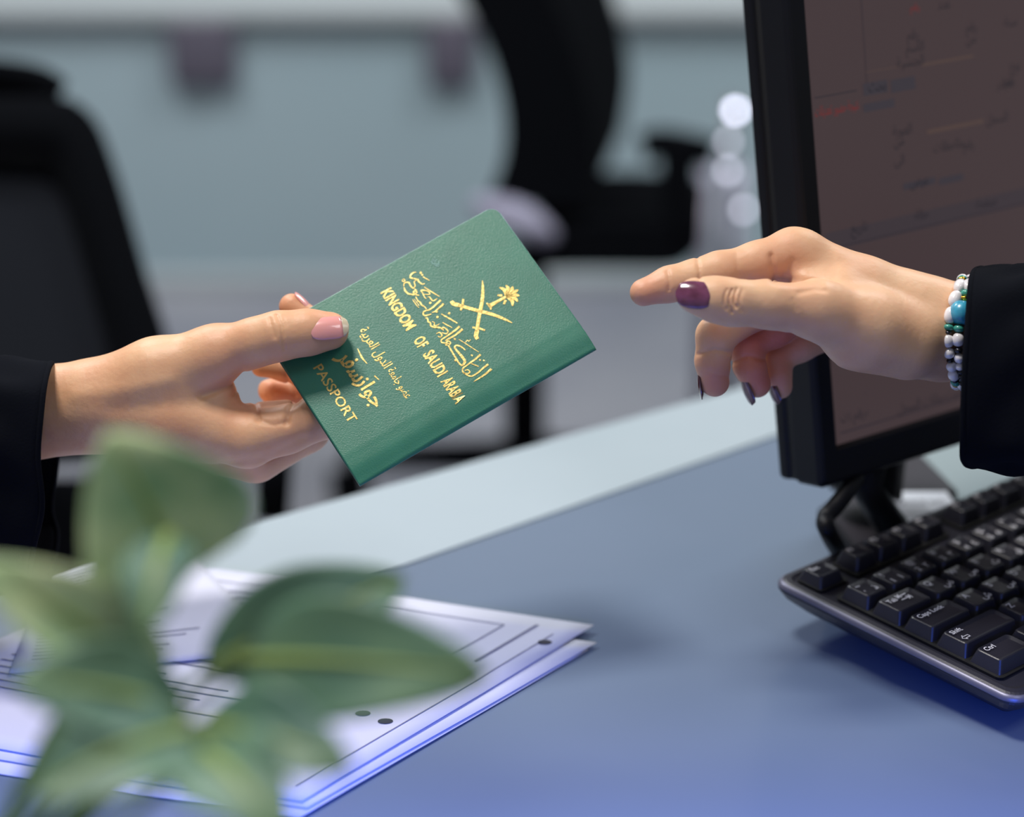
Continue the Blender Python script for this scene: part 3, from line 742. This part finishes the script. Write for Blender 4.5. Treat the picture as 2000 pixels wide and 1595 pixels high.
# the main title, penned stroke by stroke: points in a 4.69x enlargement of the cover whose corner sits at (690, 500)
PINV = pp.matrix_world.inverted()
def on_cover(px, py):
    r = RT * ((px - 1000) / FPX) + UP * ((797.5 - py) / FPX) + FW
    o_ = PINV @ CAM; d_ = PINV.to_3x3() @ r; q = o_ + d_ * ((.0005 - o_.z) / d_.z); return q.x * 1000, q.y * 1000
def pen(pts, w):
    q = [on_cover(690 + x / 4.69, 500 + y / 4.69) for x, y in pts]
    ws = [v / 4.69 / 4.15 for v in (w if isinstance(w, (list, tuple)) else (w * .55, w, w * .55))]
    return ribbon(q, ws, 0.0, 5)
T16 = 17
strokes = [
 ([(1266, 1033), (1205, 1085), (1150, 1120), (1104, 1150)], (22, 18, 14, 5)), ([(1236, 990), (1180, 1035), (1122, 1083), (1075, 1100), (1035, 1085), (1004, 1060)], (20, 17, 15, 15, 12, 12)),
 ([(1166, 902), (1110, 950), (1040, 1000), (1003, 1032), (1008, 1066), (1045, 1078), (1068, 1062), (1050, 1042), (1022, 1050)], (20, 17, 15, 13, 13, 13, 12, 10, 10)),
 ([(1028, 862), (990, 832), (948, 818), (930, 838), (962, 882), (1000, 926), (1022, 965), (1000, 1000), (972, 985), (940, 935), (902, 872), (872, 822)], (9, 14, 15, 15, 20, 24, 24, 18, 15, 15, 15, 12)),
 ([(870, 822), (850, 800), (868, 778), (892, 795), (876, 820)], 13), ([(966, 762), (1050, 815), (1150, 880)], 9), ([(1030, 790), (1045, 770), (1058, 780), (1075, 765)], 9), ([(1080, 985), (1115, 998), (1152, 1012)], 12),
 ([(1078, 905), (1095, 915)], 16), ([(1155, 948), (1168, 958)], 16), ([(1190, 950), (1202, 962)], 15), ([(928, 948), (944, 962)], 22), ([(846, 808), (858, 820)], 18), ([(922, 752), (938, 766)], 18),
 ([(1002, 668), (940, 720), (870, 760), (842, 778)], (20, 17, 15, 7)), ([(974, 645), (920, 690), (852, 738), (808, 768), (812, 792), (850, 798), (882, 802)], (20, 17, 15, 13, 13, 12, 10)),
 ([(762, 712), (790, 700), (812, 722), (800, 742), (775, 735)], 14), ([(812, 700), (850, 712), (868, 690), (840, 660), (818, 655), (826, 684)], 14), ([(822, 672), (790, 655), (745, 652), (712, 640), (706, 612), (686, 600), (680, 572), (660, 566)], (13, 16, 16, 15, 13, 14, 13, 12)),
 ([(806, 530), (880, 572), (956, 616)], 15), ([(818, 608), (860, 632), (906, 656)], 11), ([(870, 520), (886, 530)], 26), ([(764, 552), (778, 566)], 24), ([(756, 516), (776, 510)], 12), ([(722, 600), (745, 612), (740, 636), (768, 634), (790, 620)], 10),
 ([(828, 436), (790, 472), (752, 505), (722, 518)], (19, 16, 14, 6)), ([(802, 404), (760, 442), (704, 488), (664, 500), (640, 522), (652, 544), (690, 540), (715, 530)], (19, 16, 15, 13, 13, 14, 12, 10)),
 ([(770, 388), (735, 410), (715, 398), (700, 376), (680, 376)], 12), ([(572, 372), (592, 410), (612, 424), (628, 450), (650, 462), (672, 486)], 15),
 ([(648, 350), (700, 350), (690, 326), (660, 316), (622, 314), (636, 340), (650, 372), (668, 392)], 13), ([(588, 336), (566, 318), (552, 334), (572, 352), (604, 360)], 16),
 ([(580, 345), (545, 352), (505, 345), (476, 318), (466, 288)], (14, 16, 16, 15, 11)), ([(462, 278), (466, 252), (486, 240), (512, 246), (522, 268), (548, 294), (566, 272), (556, 236)], 15),
 ([(556, 236), (590, 212), (598, 232), (630, 256), (654, 252)], 14), ([(548, 206), (522, 196), (530, 170), (552, 152), (576, 148)], (14, 15, 13, 11, 7)), ([(552, 204), (584, 212)], 13),
 ([(448, 222), (456, 212), (468, 214), (472, 226), (462, 234), (450, 230), (448, 220)], 9), ([(610, 148), (626, 160)], 22), ([(626, 168), (638, 178)], 18), ([(636, 188), (666, 206), (698, 224)], 10), ([(650, 284), (715, 326), (788, 370)], 11),
 ([(542, 398), (572, 440), (600, 474)], 9), ([(558, 394), (586, 430), (606, 458)], 6), ([(696, 424), (714, 434)], 24), ([(560, 300), (585, 320)], 10)]
foil('gold_script', [pen(*st) for st in strokes])
# emblem: palm above two crossed swords
em = []
em.append(ribbon([(31.0, 99.5), (34.5, 97.6), (39.5, 94.2), (44.5, 89.8), (48.5, 86.4), (52.0, 83.5)], [.3, 1.2, 1.6, 1.7, 1.6, 1.7]))
em.append(ribbon([(57.0, 99.5), (53.5, 97.6), (48.5, 94.2), (43.5, 89.8), (39.5, 86.4), (36.0, 83.5)], [.3, 1.2, 1.6, 1.7, 1.6, 1.7]))
em.append(ribbon([(51.8, 83.8), (53.8, 82.0), (55.6, 81.8)], [2.0, 2.0, 1.6])); em.append(ribbon([(36.2, 83.8), (34.2, 82.0), (32.4, 81.8)], [2.0, 2.0, 1.6]))
em.append(ribbon([(49.2, 82.9), (51.2, 85.2), (53.6, 87.0)], [.9, 1.0, .9])); em.append(ribbon([(38.8, 82.9), (36.8, 85.2), (34.4, 87.0)], [.9, 1.0, .9]))
em.append(ribbon([(44, 94.8), (44, 99), (44, 104.5)], [2.6, 1.4, 1.5]))
em.append(ribbon([(42.0, 94.9), (44, 95.6), (46.0, 94.9)], [.6, 1.2, .6]))
for a, l in ((90, 6.5), (62, 6.3), (118, 6.3), (34, 6.2), (146, 6.2), (4, 5.8), (176, 5.8)):
    r_ = math.radians(a); dx_, dy_ = math.cos(r_), math.sin(r_)
    em.append(ribbon([(44, 104.5), (44 + dx_ * l * .55, 104.5 + dy_ * l * .55 + .8), (44 + dx_ * l, 104.5 + dy_ * l - .6 * abs(dx_))], [1.2, 1.9, .5]))
em.append(ribbon([(42.6, 103.2), (41.2, 101.4)], [1.3, .9])); em.append(ribbon([(45.4, 103.2), (46.8, 101.4)], [1.3, .9]))
foil('gold_emblem', em)
sc = [ribbon([(8.5 + random.random() * 5, 85 + random.random() * 3), (9.5 + random.random() * 5, 84 + random.random() * 3)], [.3, .45, .25]) for _ in range(14)]
foil('scuff_mark', sc, M['stain'])

# ------------------------------------------------------------------ hands (signed distance field -> one continuous surface)
import openvdb
class Field:
    def __init__(s, lo, hi, h):
        s.lo = np.array(lo); s.h = h; n = np.ceil((np.array(hi) - s.lo) / h).astype(int)
        ax = [s.lo[i] + h * np.arange(n[i]) for i in range(3)]
        s.X, s.Y, s.Z = [a.astype(np.float32) for a in np.meshgrid(*ax, indexing='ij')]
        s.d = np.full(s.X.shape, .05, np.float32)
    def cone(s, a, b, ra, rb):
        a = np.array(a, np.float32); b = np.array(b, np.float32)
        pad = max(ra, rb) + .021
        lo = np.maximum(((np.minimum(a, b) - pad - s.lo) / s.h).astype(int), 0); hi = np.minimum(((np.maximum(a, b) + pad - s.lo) / s.h).astype(int) + 1, s.X.shape)
        full = np.full(s.X.shape, .05, np.float32)
        if (hi <= lo).any(): return full
        sl = tuple(slice(int(l), int(h_)) for l, h_ in zip(lo, hi))
        ba = b - a; l2 = float(ba @ ba); rr = ra - rb; a2 = l2 - rr * rr; il2 = 1 / l2
        px, py, pz = s.X[sl] - a[0], s.Y[sl] - a[1], s.Z[sl] - a[2]
        y = px * ba[0] + py * ba[1] + pz * ba[2]; z = y - l2
        xx = (px * l2 - ba[0] * y) ** 2 + (py * l2 - ba[1] * y) ** 2 + (pz * l2 - ba[2] * y) ** 2
        y2 = y * y * l2; z2 = z * z * l2
        k = np.sign(rr) * rr * rr * xx
        d = (np.sqrt(xx * a2 * il2) + y * rr) * il2 - ra
        m1 = np.sign(z) * a2 * z2 > k; m2 = np.sign(y) * a2 * y2 < k
        d = np.where(m2, np.sqrt(xx + y2) * il2 - ra, d)
        d = np.where(m1, np.sqrt(xx + z2) * il2 - rb, d)
        full[sl] = np.minimum(d, .05); return full
    def ell(s, c, r):
        x, y, z = (s.X - c[0]) / r[0], (s.Y - c[1]) / r[1], (s.Z - c[2]) / r[2]
        k0 = np.sqrt(x * x + y * y + z * z) + 1e-6; k1 = np.sqrt((x / r[0]) ** 2 + (y / r[1]) ** 2 + (z / r[2]) ** 2) + 1e-6
        return k0 * (k0 - 1) / k1
    @staticmethod
    def smin(a, b, k):
        h = np.maximum(k - np.abs(a - b), 0) / k
        return np.minimum(a, b) - h * h * h * k / 6
    def add(s, d, k): s.d = s.smin(s.d, d, k) if k > 0 else np.minimum(s.d, d)
    def sub(s, d, k): s.d = -s.smin(-s.d, d, k)
    def mesh(s):
        g = openvdb.FloatGrid(9.0); g.copyFromArray(np.clip(s.d / s.h, -4, 4).astype(np.float32)); pts, quads = g.convertToQuads(0.0)
        return pts * s.h + s.lo, quads
def cs(px, py, d):      # camera space metres (x right, y up, z toward the camera)
    return np.array([(px - 1000) / FPX * d, (797.5 - py) / FPX * d, -d])
def rad_(rpx, d): return rpx / FPX * d
class Hand:
    """builds one hand: chains are unioned sharply with each other and smoothly inside themselves"""
    def __init__(s, lo, hi, h=.00058): s.f = Field(lo, hi, h)
    def chain(s, pts, k=.004):
        acc = None
        for (p, q) in zip(pts[:-1], pts[1:]):
            d = s.f.cone(cs(*p[:3]), cs(*q[:3]), rad_(p[3], p[2]), rad_(q[3], q[2]))
            acc = d if acc is None else Field.smin(acc, d, k)
        return acc
    def groove(s, pts, amp, r, dmax, dmin=0.0):
        """press a fine line (amp > 0) or raise a ridge (amp < 0) on the camera-facing side, along pixel polyline pts; r in px"""
        f = s.f; Dp = -f.Z; px = 1000 + f.X / Dp * FPX; py = 797.5 - f.Y / Dp * FPX
        best = np.full(px.shape, 1e9, np.float32)
        for (x0, y0), (x1, y1) in zip(pts[:-1], pts[1:]):
            dx, dy = x1 - x0, y1 - y0; t = np.clip(((px - x0) * dx + (py - y0) * dy) / (dx * dx + dy * dy), 0, 1)
            best = np.minimum(best, (px - x0 - t * dx) ** 2 + (py - y0 - t * dy) ** 2)
        f.d += np.where((Dp < dmax) & (Dp > dmin), amp * np.exp(-best / (r * r)), 0).astype(np.float32)
    def flush(s, o, pts):
        me = o.data; n = len(me.vertices); co = np.empty(n * 3, np.float32); me.vertices.foreach_get('co', co); co = co.reshape(-1, 3); v = np.zeros(n, np.float32)
        for (px, py, d, r, a) in pts:
            c = np.array(P(px, py, d)); v += a * np.exp(-((co - c) ** 2).sum(1) / (r / FPX * d) ** 2)
        at = me.attributes.new('flush', 'FLOAT', 'POINT'); at.data.foreach_set('value', np.clip(v, 0, 1).astype(np.float32))
    def out(s, name, m, smooth=2):
        pts, quads = s.f.mesh()
        Wm = np.array([[RT.x, UP.x, -FW.x], [RT.y, UP.y, -FW.y], [RT.z, UP.z, -FW.z]])
        wp = pts @ Wm.T + np.array(CAM)
        me = bpy.data.meshes.new(name); me.from_pydata(wp.tolist(), [], quads[:, ::-1].tolist()); me.update()
        bm = bmesh.new(); bm.from_mesh(me)
        for _ in range(smooth): bmesh.ops.smooth_vert(bm, verts=bm.verts, factor=.5, use_axis_x=True, use_axis_y=True, use_axis_z=True)
        # keep only the largest connected piece
        bm.verts.ensure_lookup_table(); seen = set(); best = []
        for v in bm.verts:
            if v.index in seen: continue
            st = [v]; comp = []; seen.add(v.index)
            while st:
                w_ = st.pop(); comp.append(w_)
                for e in w_.link_edges:
                    o2 = e.other_vert(w_)
                    if o2.index not in seen: seen.add(o2.index); st.append(o2)
            if len(comp) > len(best): best = comp
        bs = set(v.index for v in best); bmesh.ops.delete(bm, geom=[v for v in bm.verts if v.index not in bs], context='VERTS')
        bmesh.ops.recalc_face_normals(bm, faces=bm.faces)
        bm.to_mesh(me); bm.free()
        return link(name, me, m, None, True)
def nail(base, tip, normal, width, r, m, parent, lift=.0003, tipm=None, tipfrac=.16, squareness=2.6, thick=.0005):
    """curved plate lying on a fingertip: base->tip axis (world), outward normal, radius of curvature r"""
    base, tip, nn = Vector(base), Vector(tip), Vector(normal); ax = tip - base; Ln = ax.length; ax.normalize()
    nn = (nn - ax * nn.dot(ax)).normalized(); sd = ax.cross(nn)
    def grid(v0, v1, nm, mt):
        V, F = [], []; nu, nv_ = 14, 12
        for j in range(nv_ + 1):
            v = v0 + (v1 - v0) * j / nv_; t = 2 * v - 1
            half = width / 2 * (max(0, 1 - abs(t) ** (squareness if t > 0 else 3.2))) ** (1 / 2.6) * (0.94 + .06 * v)
            for i in range(nu + 1):
                a = (2 * i / nu - 1) * half / r
                V.append(base + ax * (Ln * v) + sd * (r * math.sin(a)) + nn * (r * math.cos(a) - r + lift - .0009 * t * t))
        for j in range(nv_):
            for i in range(nu): a = j * (nu + 1) + i; F.append((a, a + 1, a + nu + 2, a + nu + 1))
        o = mesh(nm, V, F, mt, parent, True); solidify(o, thick, 0); return o
    if tipm: grid(0, 1 - tipfrac, 'fingernail', m); return grid(1 - tipfrac, 1, 'nail_edge', tipm)
    return grid(0, 1, 'fingernail', m)
def nail_on(a, b, rpx, n, width, m, parent, over=1.0):
    A, B = P(*a), P(*b); ax = (B - A).normalized(); nn = (n - ax * n.dot(ax)).normalized(); r = rpx / FPX * a[2]
    return nail(A + nn * r * over, B + nn * r * over * .93, nn, width, r * .95, m, parent, lift=.0006, squareness=2.2)
def CW(x, y, z): return RT * x + UP * y - FW * z     # camera-space direction to world

# ---- left hand, holding the passport
H = Hand((-0.30, -0.055, -1.085), (-0.055, 0.055, -.945))
fA = H.chain([(-250, 800, 1.002, 54), (-60, 780, .996, 58), (60, 772, .992, 60), (170, 770, .992, 60), (270, 757, .990, 62)])
fB = H.chain([(-250, 850, 1.008, 54), (-60, 842, 1.003, 57), (70, 836, 1.000, 59), (190, 822, 1.000, 58)])
pal = Field.smin(fA, fB, .016)
thm = H.chain([(200, 774, .990, 62), (310, 733, .985, 69), (415, 702, .983, 60)], .012)
pal = Field.smin(pal, thm, .016)
idxm = H.chain([(190, 800, .992, 64), (340, 825, .987, 70), (478, 856, .986, 58)], .012); pal = Field.smin(pal, idxm, .014)
midm = H.chain([(190, 815, 1.006, 60), (350, 850, 1.005, 64), (492, 884, 1.006, 58)], .012); pal = Field.smin(pal, midm, .009)
rngm = H.chain([(190, 815, 1.018, 52), (450, 872, 1.026, 52)]); pal = Field.smin(pal, rngm, .008)
pnkm = H.chain([(190, 800, 1.026, 48), (420, 838, 1.044, 46)]); pal = Field.smin(pal, pnkm, .008)
web = H.chain([(330, 765, .990, 55), (425, 772, .993, 28)]); pal = Field.smin(pal, web, .014)
fil = H.chain([(120, 805, .992, 60), (300, 795, .990, 62), (400, 790, .990, 50)], .01); pal = Field.smin(pal, fil, .016)
H.f.d = pal
thumb = H.chain([(405, 700, .983, 58), (425, 692, .982, 55), (500, 668, .976, 45), (545, 656, .974, 45.5), (600, 649, .9755, 42), (644, 646, .979, 37)], .007); H.f.add(thumb, .007)
idx = H.chain([(490, 856, .985, 54), (560, 838, .985, 46), (640, 808, .988, 45), (700, 772, .992, 41), (672, 700, 1.000, 33), (620, 640, 1.004, 29), (570, 598, 1.004, 25)], .005); H.f.add(idx, .005)
mid = H.chain([(500, 888, 1.006, 54), (600, 840, 1.014, 42), (640, 790, 1.023, 37), (600, 728, 1.023, 31), (512, 715, 1.016, 22)], .005); H.f.add(mid, .003)
rng = H.chain([(450, 872, 1.028, 48), (560, 850, 1.042, 38), (625, 800, 1.047, 35), (590, 765, 1.042, 31), (530, 762, 1.032, 26)], .005); H.f.add(rng, .0015)
pnk = H.chain([(420, 838, 1.046, 42), (500, 840, 1.062, 32), (560, 810, 1.064, 28), (530, 806, 1.040, 22)], .005); H.f.add(pnk, .0015)
fold = H.chain([(498, 812, .992, 27), (560, 810, .998, 30)], .004); H.f.add(fold, .005)
# creases: thumb joint, web fold, knuckle folds
g = H.groove
g([(541, 616), (549, 635), (553, 660), (556, 682)], .0008, 3.2, .972); g([(527, 622), (531, 640), (537, 658)], .0006, 3.2, .972); g([(552, 618), (560, 636)], .0003, 2.5, .972)
g([(395, 772), (430, 758), (458, 745), (474, 728)], .0016, 9, .995); g([(456, 775), (466, 748)], .0008, 4, .995)
g([(492, 772), (500, 796), (506, 818)], .0010, 5, 1.0); g([(560, 826), (566, 800), (580, 782)], .0012, 6, 1.0)
g([(506, 822), (535, 830), (562, 824)], .0005, 5, 1.0); g([(430, 905), (520, 893), (590, 855)], .0008, 8, 1.01)
g([(150, 772), (260, 756), (330, 742)], -.0006, 16, .985); g([(220, 800), (330, 790), (410, 790)], .0006, 18, .985)
g([(500, 742), (530, 738), (560, 744)], .0008, 3.5, 1.06, .998); g([(548, 705), (562, 740), (578, 772)], .0010, 4, 1.06, .998)
hl = H.out('person', M['skin'])
H.flush(hl, [(565, 600, 1.01, 50, .5), (540, 740, 1.03, 80, .3), (530, 800, .99, 50, .30), (640, 650, .98, 60, .25), (470, 780, .98, 40, .3), (430, 660, .97, 60, .15)])
tag(hl, 'person in a black sleeve holding out the green passport, hand and forearm', 'person')
nail(P(604, 642, .9648), P(681, 634, .9688), CW(.0, .34, 1), .0122, .0082, M['nail'], hl, tipm=M['nailtip'], lift=.0002)
nail_on((596, 624, 1.004), (561, 585, 1.004), 25, CW(.75, .55, .25), .0075, M['nail'], hl)

# ---- right hand, reaching
H = Hand((0.045, -0.012, -1.065), (0.265, 0.090, -.905))
fA = H.chain([(2200, 625, .985, 66), (1960, 614, .982, 62), (1850, 614, .980, 60), (1770, 600, .980, 60)])
fB = H.chain([(2200, 700, .990, 64), (1960, 688, .988, 60), (1840, 684, .986, 59), (1770, 672, .985, 60)])
pal = Field.smin(fA, fB, .016)
im = H.chain([(1800, 600, .982, 58), (1690, 563, .977, 57), (1565, 502, .975, 50)], .01); pal = Field.smin(pal, im, .014)
mmm = H.chain([(1800, 625, .992, 56), (1570, 540, .998, 48)]); pal = Field.smin(pal, mmm, .010)
rm = H.chain([(1800, 645, 1.004, 54), (1585, 590, 1.014, 45)]); pal = Field.smin(pal, rm, .010)
pm = H.chain([(1800, 680, 1.008, 52), (1620, 640, 1.028, 44)]); pal = Field.smin(pal, pm, .010)
tm = H.chain([(1810, 664, .974, 64), (1690, 640, .958, 70), (1600, 608, .946, 58)], .012); pal = Field.smin(pal, tm, .016)
tn = H.chain([(1770, 672, .968, 66), (1668, 652, .962, 64)], .012); pal = Field.smin(pal, tn, .012)
web = H.chain([(1640, 570, .965, 46), (1572, 558, .965, 30)]); pal = Field.smin(pal, web, .012)
H.f.d = pal
th_ = H.chain([(1610, 610, .947, 57), (1585, 604, .944, 54), (1500, 594, .938, 44), (1432, 591, .934, 42), (1395, 584, .933, 39.5), (1356, 577, .933, 34)], .008); H.f.add(th_, .007)
ix = H.chain([(1566, 502, .975, 50), (1548, 496, .974, 48), (1480, 514, .968, 40), (1404, 531, .964, 37), (1355, 543, .962, 33), (1308, 555, .960, 32), (1257, 571, .957, 27)], .007); H.f.add(ix, .006)
md = H.chain([(1572, 545, .998, 46), (1480, 600, .990, 40), (1398, 655, .982, 36), (1392, 705, .985, 32), (1396, 746, .990, 29)], .006); H.f.add(md, .003)
rg = H.chain([(1585, 592, 1.014, 44), (1510, 640, 1.004, 37), (1456, 672, 1.000, 32), (1464, 715, 1.000, 29), (1479, 750, 1.003, 26.5)], .006); H.f.add(rg, .0010)
pk = H.chain([(1620, 640, 1.026, 42), (1560, 672, 1.016, 33), (1512, 702, 1.014, 27), (1518, 730, 1.013, 25), (1525, 756, 1.014, 22.5)], .006); H.f.add(pk, .0010)
g = H.groove
g([(1506, 500), (1510, 525), (1512, 546)], .0011, 6, .975); g([(1515, 548), (1560, 548), (1600, 556)], .0009, 9, .97); g([(1530, 535), (1548, 510)], .0006, 8, .97)
g([(1362, 506), (1366, 528), (1366, 548)], .0008, 3.5, .97); g([(1304, 530), (1308, 550), (1306, 566)], .0007, 3.2, .97); g([(1438, 500), (1444, 540)], .0004, 6, .97)
for q_, a_ in ((1416, .0007), (1426, .0010), (1435, .0009), (1446, .0005)): g([(q_ + 4, 564 + (q_ % 5) * 2), (q_ - 1, 578), (q_ - 2, 592), (q_ + 3, 600 + (q_ % 7) * 2)], a_ * 1.15, 2.8, .94)
g([(1560, 572), (1590, 566), (1612, 568)], .0006, 5, .96); g([(1548, 585), (1556, 605)], .0003, 4, .96)
g([(1545, 652), (1580, 668), (1606, 690), (1625, 712)], .0010, 7, .98); g([(1560, 680), (1600, 704)], .0006, 5, 1.0)
g([(1364, 692), (1395, 682), (1424, 688)], .0007, 4, 1.0); g([(1430, 708), (1460, 694), (1490, 702)], .0007, 4, 1.02); g([(1366, 738), (1390, 730), (1422, 736)], .0004, 3.5, 1.0)
g([(1640, 500), (1720, 540), (1800, 570)], -.0004, 14, .98)
hr_ = H.out('person', M['skin2'])
H.flush(hr_, [(1262, 575, .955, 50, .45), (1396, 750, .98, 50, .6), (1478, 750, .99, 50, .7), (1522, 755, 1.0, 45, .6), (1460, 660, .99, 50, .8), (1530, 660, 1.0, 60, .9), (1510, 520, .96, 60, .3), (1425, 590, .93, 30, .2), (1400, 640, .97, 30, .3)])
tag(hr_, 'person in a black sleeve reaching toward the passport, hand with plum nails and forearm', 'person')
nail(P(1391, 577, .9232), P(1319, 571, .9262), CW(-.05, .16, 1), .0138, .0086, M['polish'], hr_, lift=.0006, squareness=1.8)
nail_on((1392, 722, .987), (1397, 779, .992), 29.5, CW(-1, .1, -.12), .0098, M['polish2'], hr_)
nail_on((1466, 724, 1.001), (1488, 781, 1.004), 27, CW(-.85, -.35, .38), .0094, M['polish2'], hr_)
nail_on((1518, 734, 1.013), (1534, 782, 1.015), 23.5, CW(-.8, -.35, .5), .0084, M['polish2'], hr_)

# ------------------------------------------------------------------ sleeves
def sleeve(name, loops, m, parent, thick=.0018, seed=1):
    rs = random.Random(seed); V, F = [], []
    lp = []
    for L_ in loops:
        pts = [P(*q) for q in L_]; n0 = len(pts)
        sp = []
        for i in range(n0):
            p0, p1, p2, p3 = pts[i - 1], pts[i], pts[(i + 1) % n0], pts[(i + 2) % n0]
            for j in range(8):
                t = j / 8; sp.append(0.5 * ((2 * p1) + (p2 - p0) * t + (2 * p0 - 5 * p1 + 4 * p2 - p3) * t * t + (3 * p1 - p0 - 3 * p2 + p3) * t ** 3))
        lp.append(sp)
    K = 8; n = len(lp[0]); rings = []
    for a in range(len(lp) - 1):
        for j in range(K + (1 if a == len(lp) - 2 else 0)):
            t = j / K; rings.append([lp[a][i].lerp(lp[a + 1][i], t) for i in range(n)])
    for ri, r in enumerate(rings):
        c = sum(r, Vector()) / n
        for i, p in enumerate(r):
            dirv = (p - c).normalized(); s = .0016 * math.sin(i * .55 + ri * .35) * min(1, ri / 6) + .001 * math.sin(i * .23 - ri * .6) * min(1, ri / 6)
            V.append(p + dirv * s)
    for a in range(len(rings) - 1):
        for i in range(n): F.append((a * n + i, a * n + (i + 1) % n, (a + 1) * n + (i + 1) % n, (a + 1) * n + i))
    o = mesh(name, V, F, m, parent, True); solidify(o, thick, 0)
    cap_ = mesh('sleeve_lining', [V[(len(rings) - 1) * n + i_] for i_ in range(n)], [tuple(range(n))], m, o)
    hem = rings[0] + [rings[0][0]]
    vs, fs = tube_geo(hem, thick * .75, 8); mesh('hem', vs, fs, m, o, True)
    return o
def shift(L_, dx, dy, dd=0.0, g=1.0):
    cy_ = sum(q[1] for q in L_) / len(L_)
    return [(q[0] + dx, cy_ + (q[1] - cy_) * g + dy, q[2] + dd) for q in L_]
Lc = [(100, 709, .985), (88, 745, .958), (80, 810, .950), (74, 895, .950), (82, 990, .955), (62, 1085, .965), (58, 1150, .985), (92, 1140, 1.01), (112, 1050, 1.035), (100, 990, 1.045), (112, 890, 1.05), (112, 800, 1.045), (106, 735, 1.02)]
sleeve('sleeve', [Lc, shift(Lc, -120, 2, .004, 1.03), shift(Lc, -330, 20, .02, 1.1), shift(Lc, -900, 60, .08, 1.15)], M['cloth'], hl)
Rc = [(1906, 527, .975), (1897, 548, .945), (1891, 620, .930), (1884, 730, .926), (1880, 860, .930), (1884, 903, .945), (1912, 908, .975), (1955, 880, 1.03), (1965, 760, 1.05), (1962, 640, 1.05), (1945, 555, 1.02), (1925, 527, 1.0)]
sleeve('sleeve', [Rc, [(q[0] + 110, q[1] + (12 if q[1] > 800 else -2), q[2]) for q in Rc], [(q[0] + 320, q[1] + (60 if q[1] > 800 else -20), q[2] + .01) for q in Rc], [(q[0] + 900, q[1] + (120 if q[1] > 800 else -60), q[2] + .05) for q in Rc]], M['cloth'], hr_, seed=3)

# ------------------------------------------------------------------ bracelet
br = empty('bracelet', P(1868, 648, .983)); BO = br.location.copy()
tag(br, 'two-strand bracelet of pearl, teal and gold beads with a turquoise stone, on the reaching wrist', 'bracelet')
def bead(c, ax, ln, r, m, n=14):
    V, F = [], []; ax = ax.normalized(); u = ax.orthogonal().normalized(); w_ = ax.cross(u)
    for j in range(9):
        t = math.pi * j / 8; rr = max(r * math.sin(t) ** .75, .0001); z = -math.cos(t) * ln / 2
        for k in range(n): a = 2 * math.pi * k / n; V.append(c + ax * z + (u * math.cos(a) + w_ * math.sin(a)) * rr - BO)
    for j in range(8):
        for k in range(n): F.append((j * n + k, j * n + (k + 1) % n, (j + 1) * n + (k + 1) % n, (j + 1) * n + k))
    return mesh('bead', V, F, m, br, True)
def strand(pts, seq):
    """pts: closed loop of world points; seq: list of (material, length, radius) from the top going down the near side"""
    sp = pts; seg = [0.0]
    for a, b in zip(sp[:-1], sp[1:]): seg.append(seg[-1] + (b - a).length)
    tot = seg[-1]
    def at(s):
        s = s % tot; i = max(0, np.searchsorted(seg, s) - 1); i = min(i, len(sp) - 2); t = (s - seg[i]) / max(seg[i + 1] - seg[i], 1e-9); return sp[i].lerp(sp[i + 1], t)
    s = 0.0; i = 0
    while s < tot - .003:
        m, ln, r = seq[i] if i < len(seq) else seq[(i - len(seq)) % 6 + 0]
        ln = min(ln, tot - s); c = at(s + ln / 2); bead(c, at(s + ln) - at(s), ln * .98, r, M[m]); s += ln; i += 1
    vs, fs = tube_geo([p - BO for p in sp], .0005, 6, False); mesh('cord', vs, fs, M['hematite'], br, True)
def wloop(xt, xm, xb, yt, yb, dn, df):
    """closed loop round the wrist: near side bulges left, far side hidden"""
    out = []
    yc, ry = (yt + yb) / 2, (yb - yt) / 2; dc, rd = (dn + df) / 2, (df - dn) / 2
    for k in range(73):
        a = 2 * math.pi * k / 72; y = yc - ry * math.cos(a); near = math.sin(a)
        t = (y - yt) / (yb - yt); x = xt * (1 - t) + xb * t - (xt * .5 + xb * .5 - xm) * math.sin(math.pi * t) * (1 if near > 0 else -.3)
        out.append(P(x, y, dc - rd * (abs(near) ** .55 if near > 0 else near)))
    return out
mk = lambda *a: a
s1_ = [mk('pearl', .0058, .0028), mk('hematite', .002, .0018), mk('teal', .0036, .0024), mk('goldbead', .0022, .0022), mk('hematite', .0014, .0016), mk('pearl', .0092, .0030), mk('pearl', .0085, .0031), mk('pearl', .0082, .0030),
       mk('teal', .0030, .0024), mk('hematite', .0015, .0018), mk('pearl', .0062, .0028), mk('pearl', .0050, .0026), mk('hematite', .0018, .0018), mk('pearl', .0048, .0026)]
s2_ = [mk('pearl', .0036, .0024), mk('hematite', .0022, .0020), mk('hematite', .0022, .0022), mk('hematite', .0040, .0018), mk('hematite', .0018, .0022), mk('pearl', .0098, .0032), mk('teal', .0038, .0028), mk('goldbead', .0024, .0025),
       mk('turq', .0112, .0056), mk('teal', .0034, .0026), mk('pearl', .0064, .0028), mk('hematite', .0030, .0022), mk('pearl', .0045, .0024)]
strand(wloop(1880, 1852, 1868, 546, 750, .9595, 1.014), s1_)
strand(wloop(1896, 1872, 1882, 548, 752, .9585, 1.014), s2_)
bpy.context.view_layer.update()
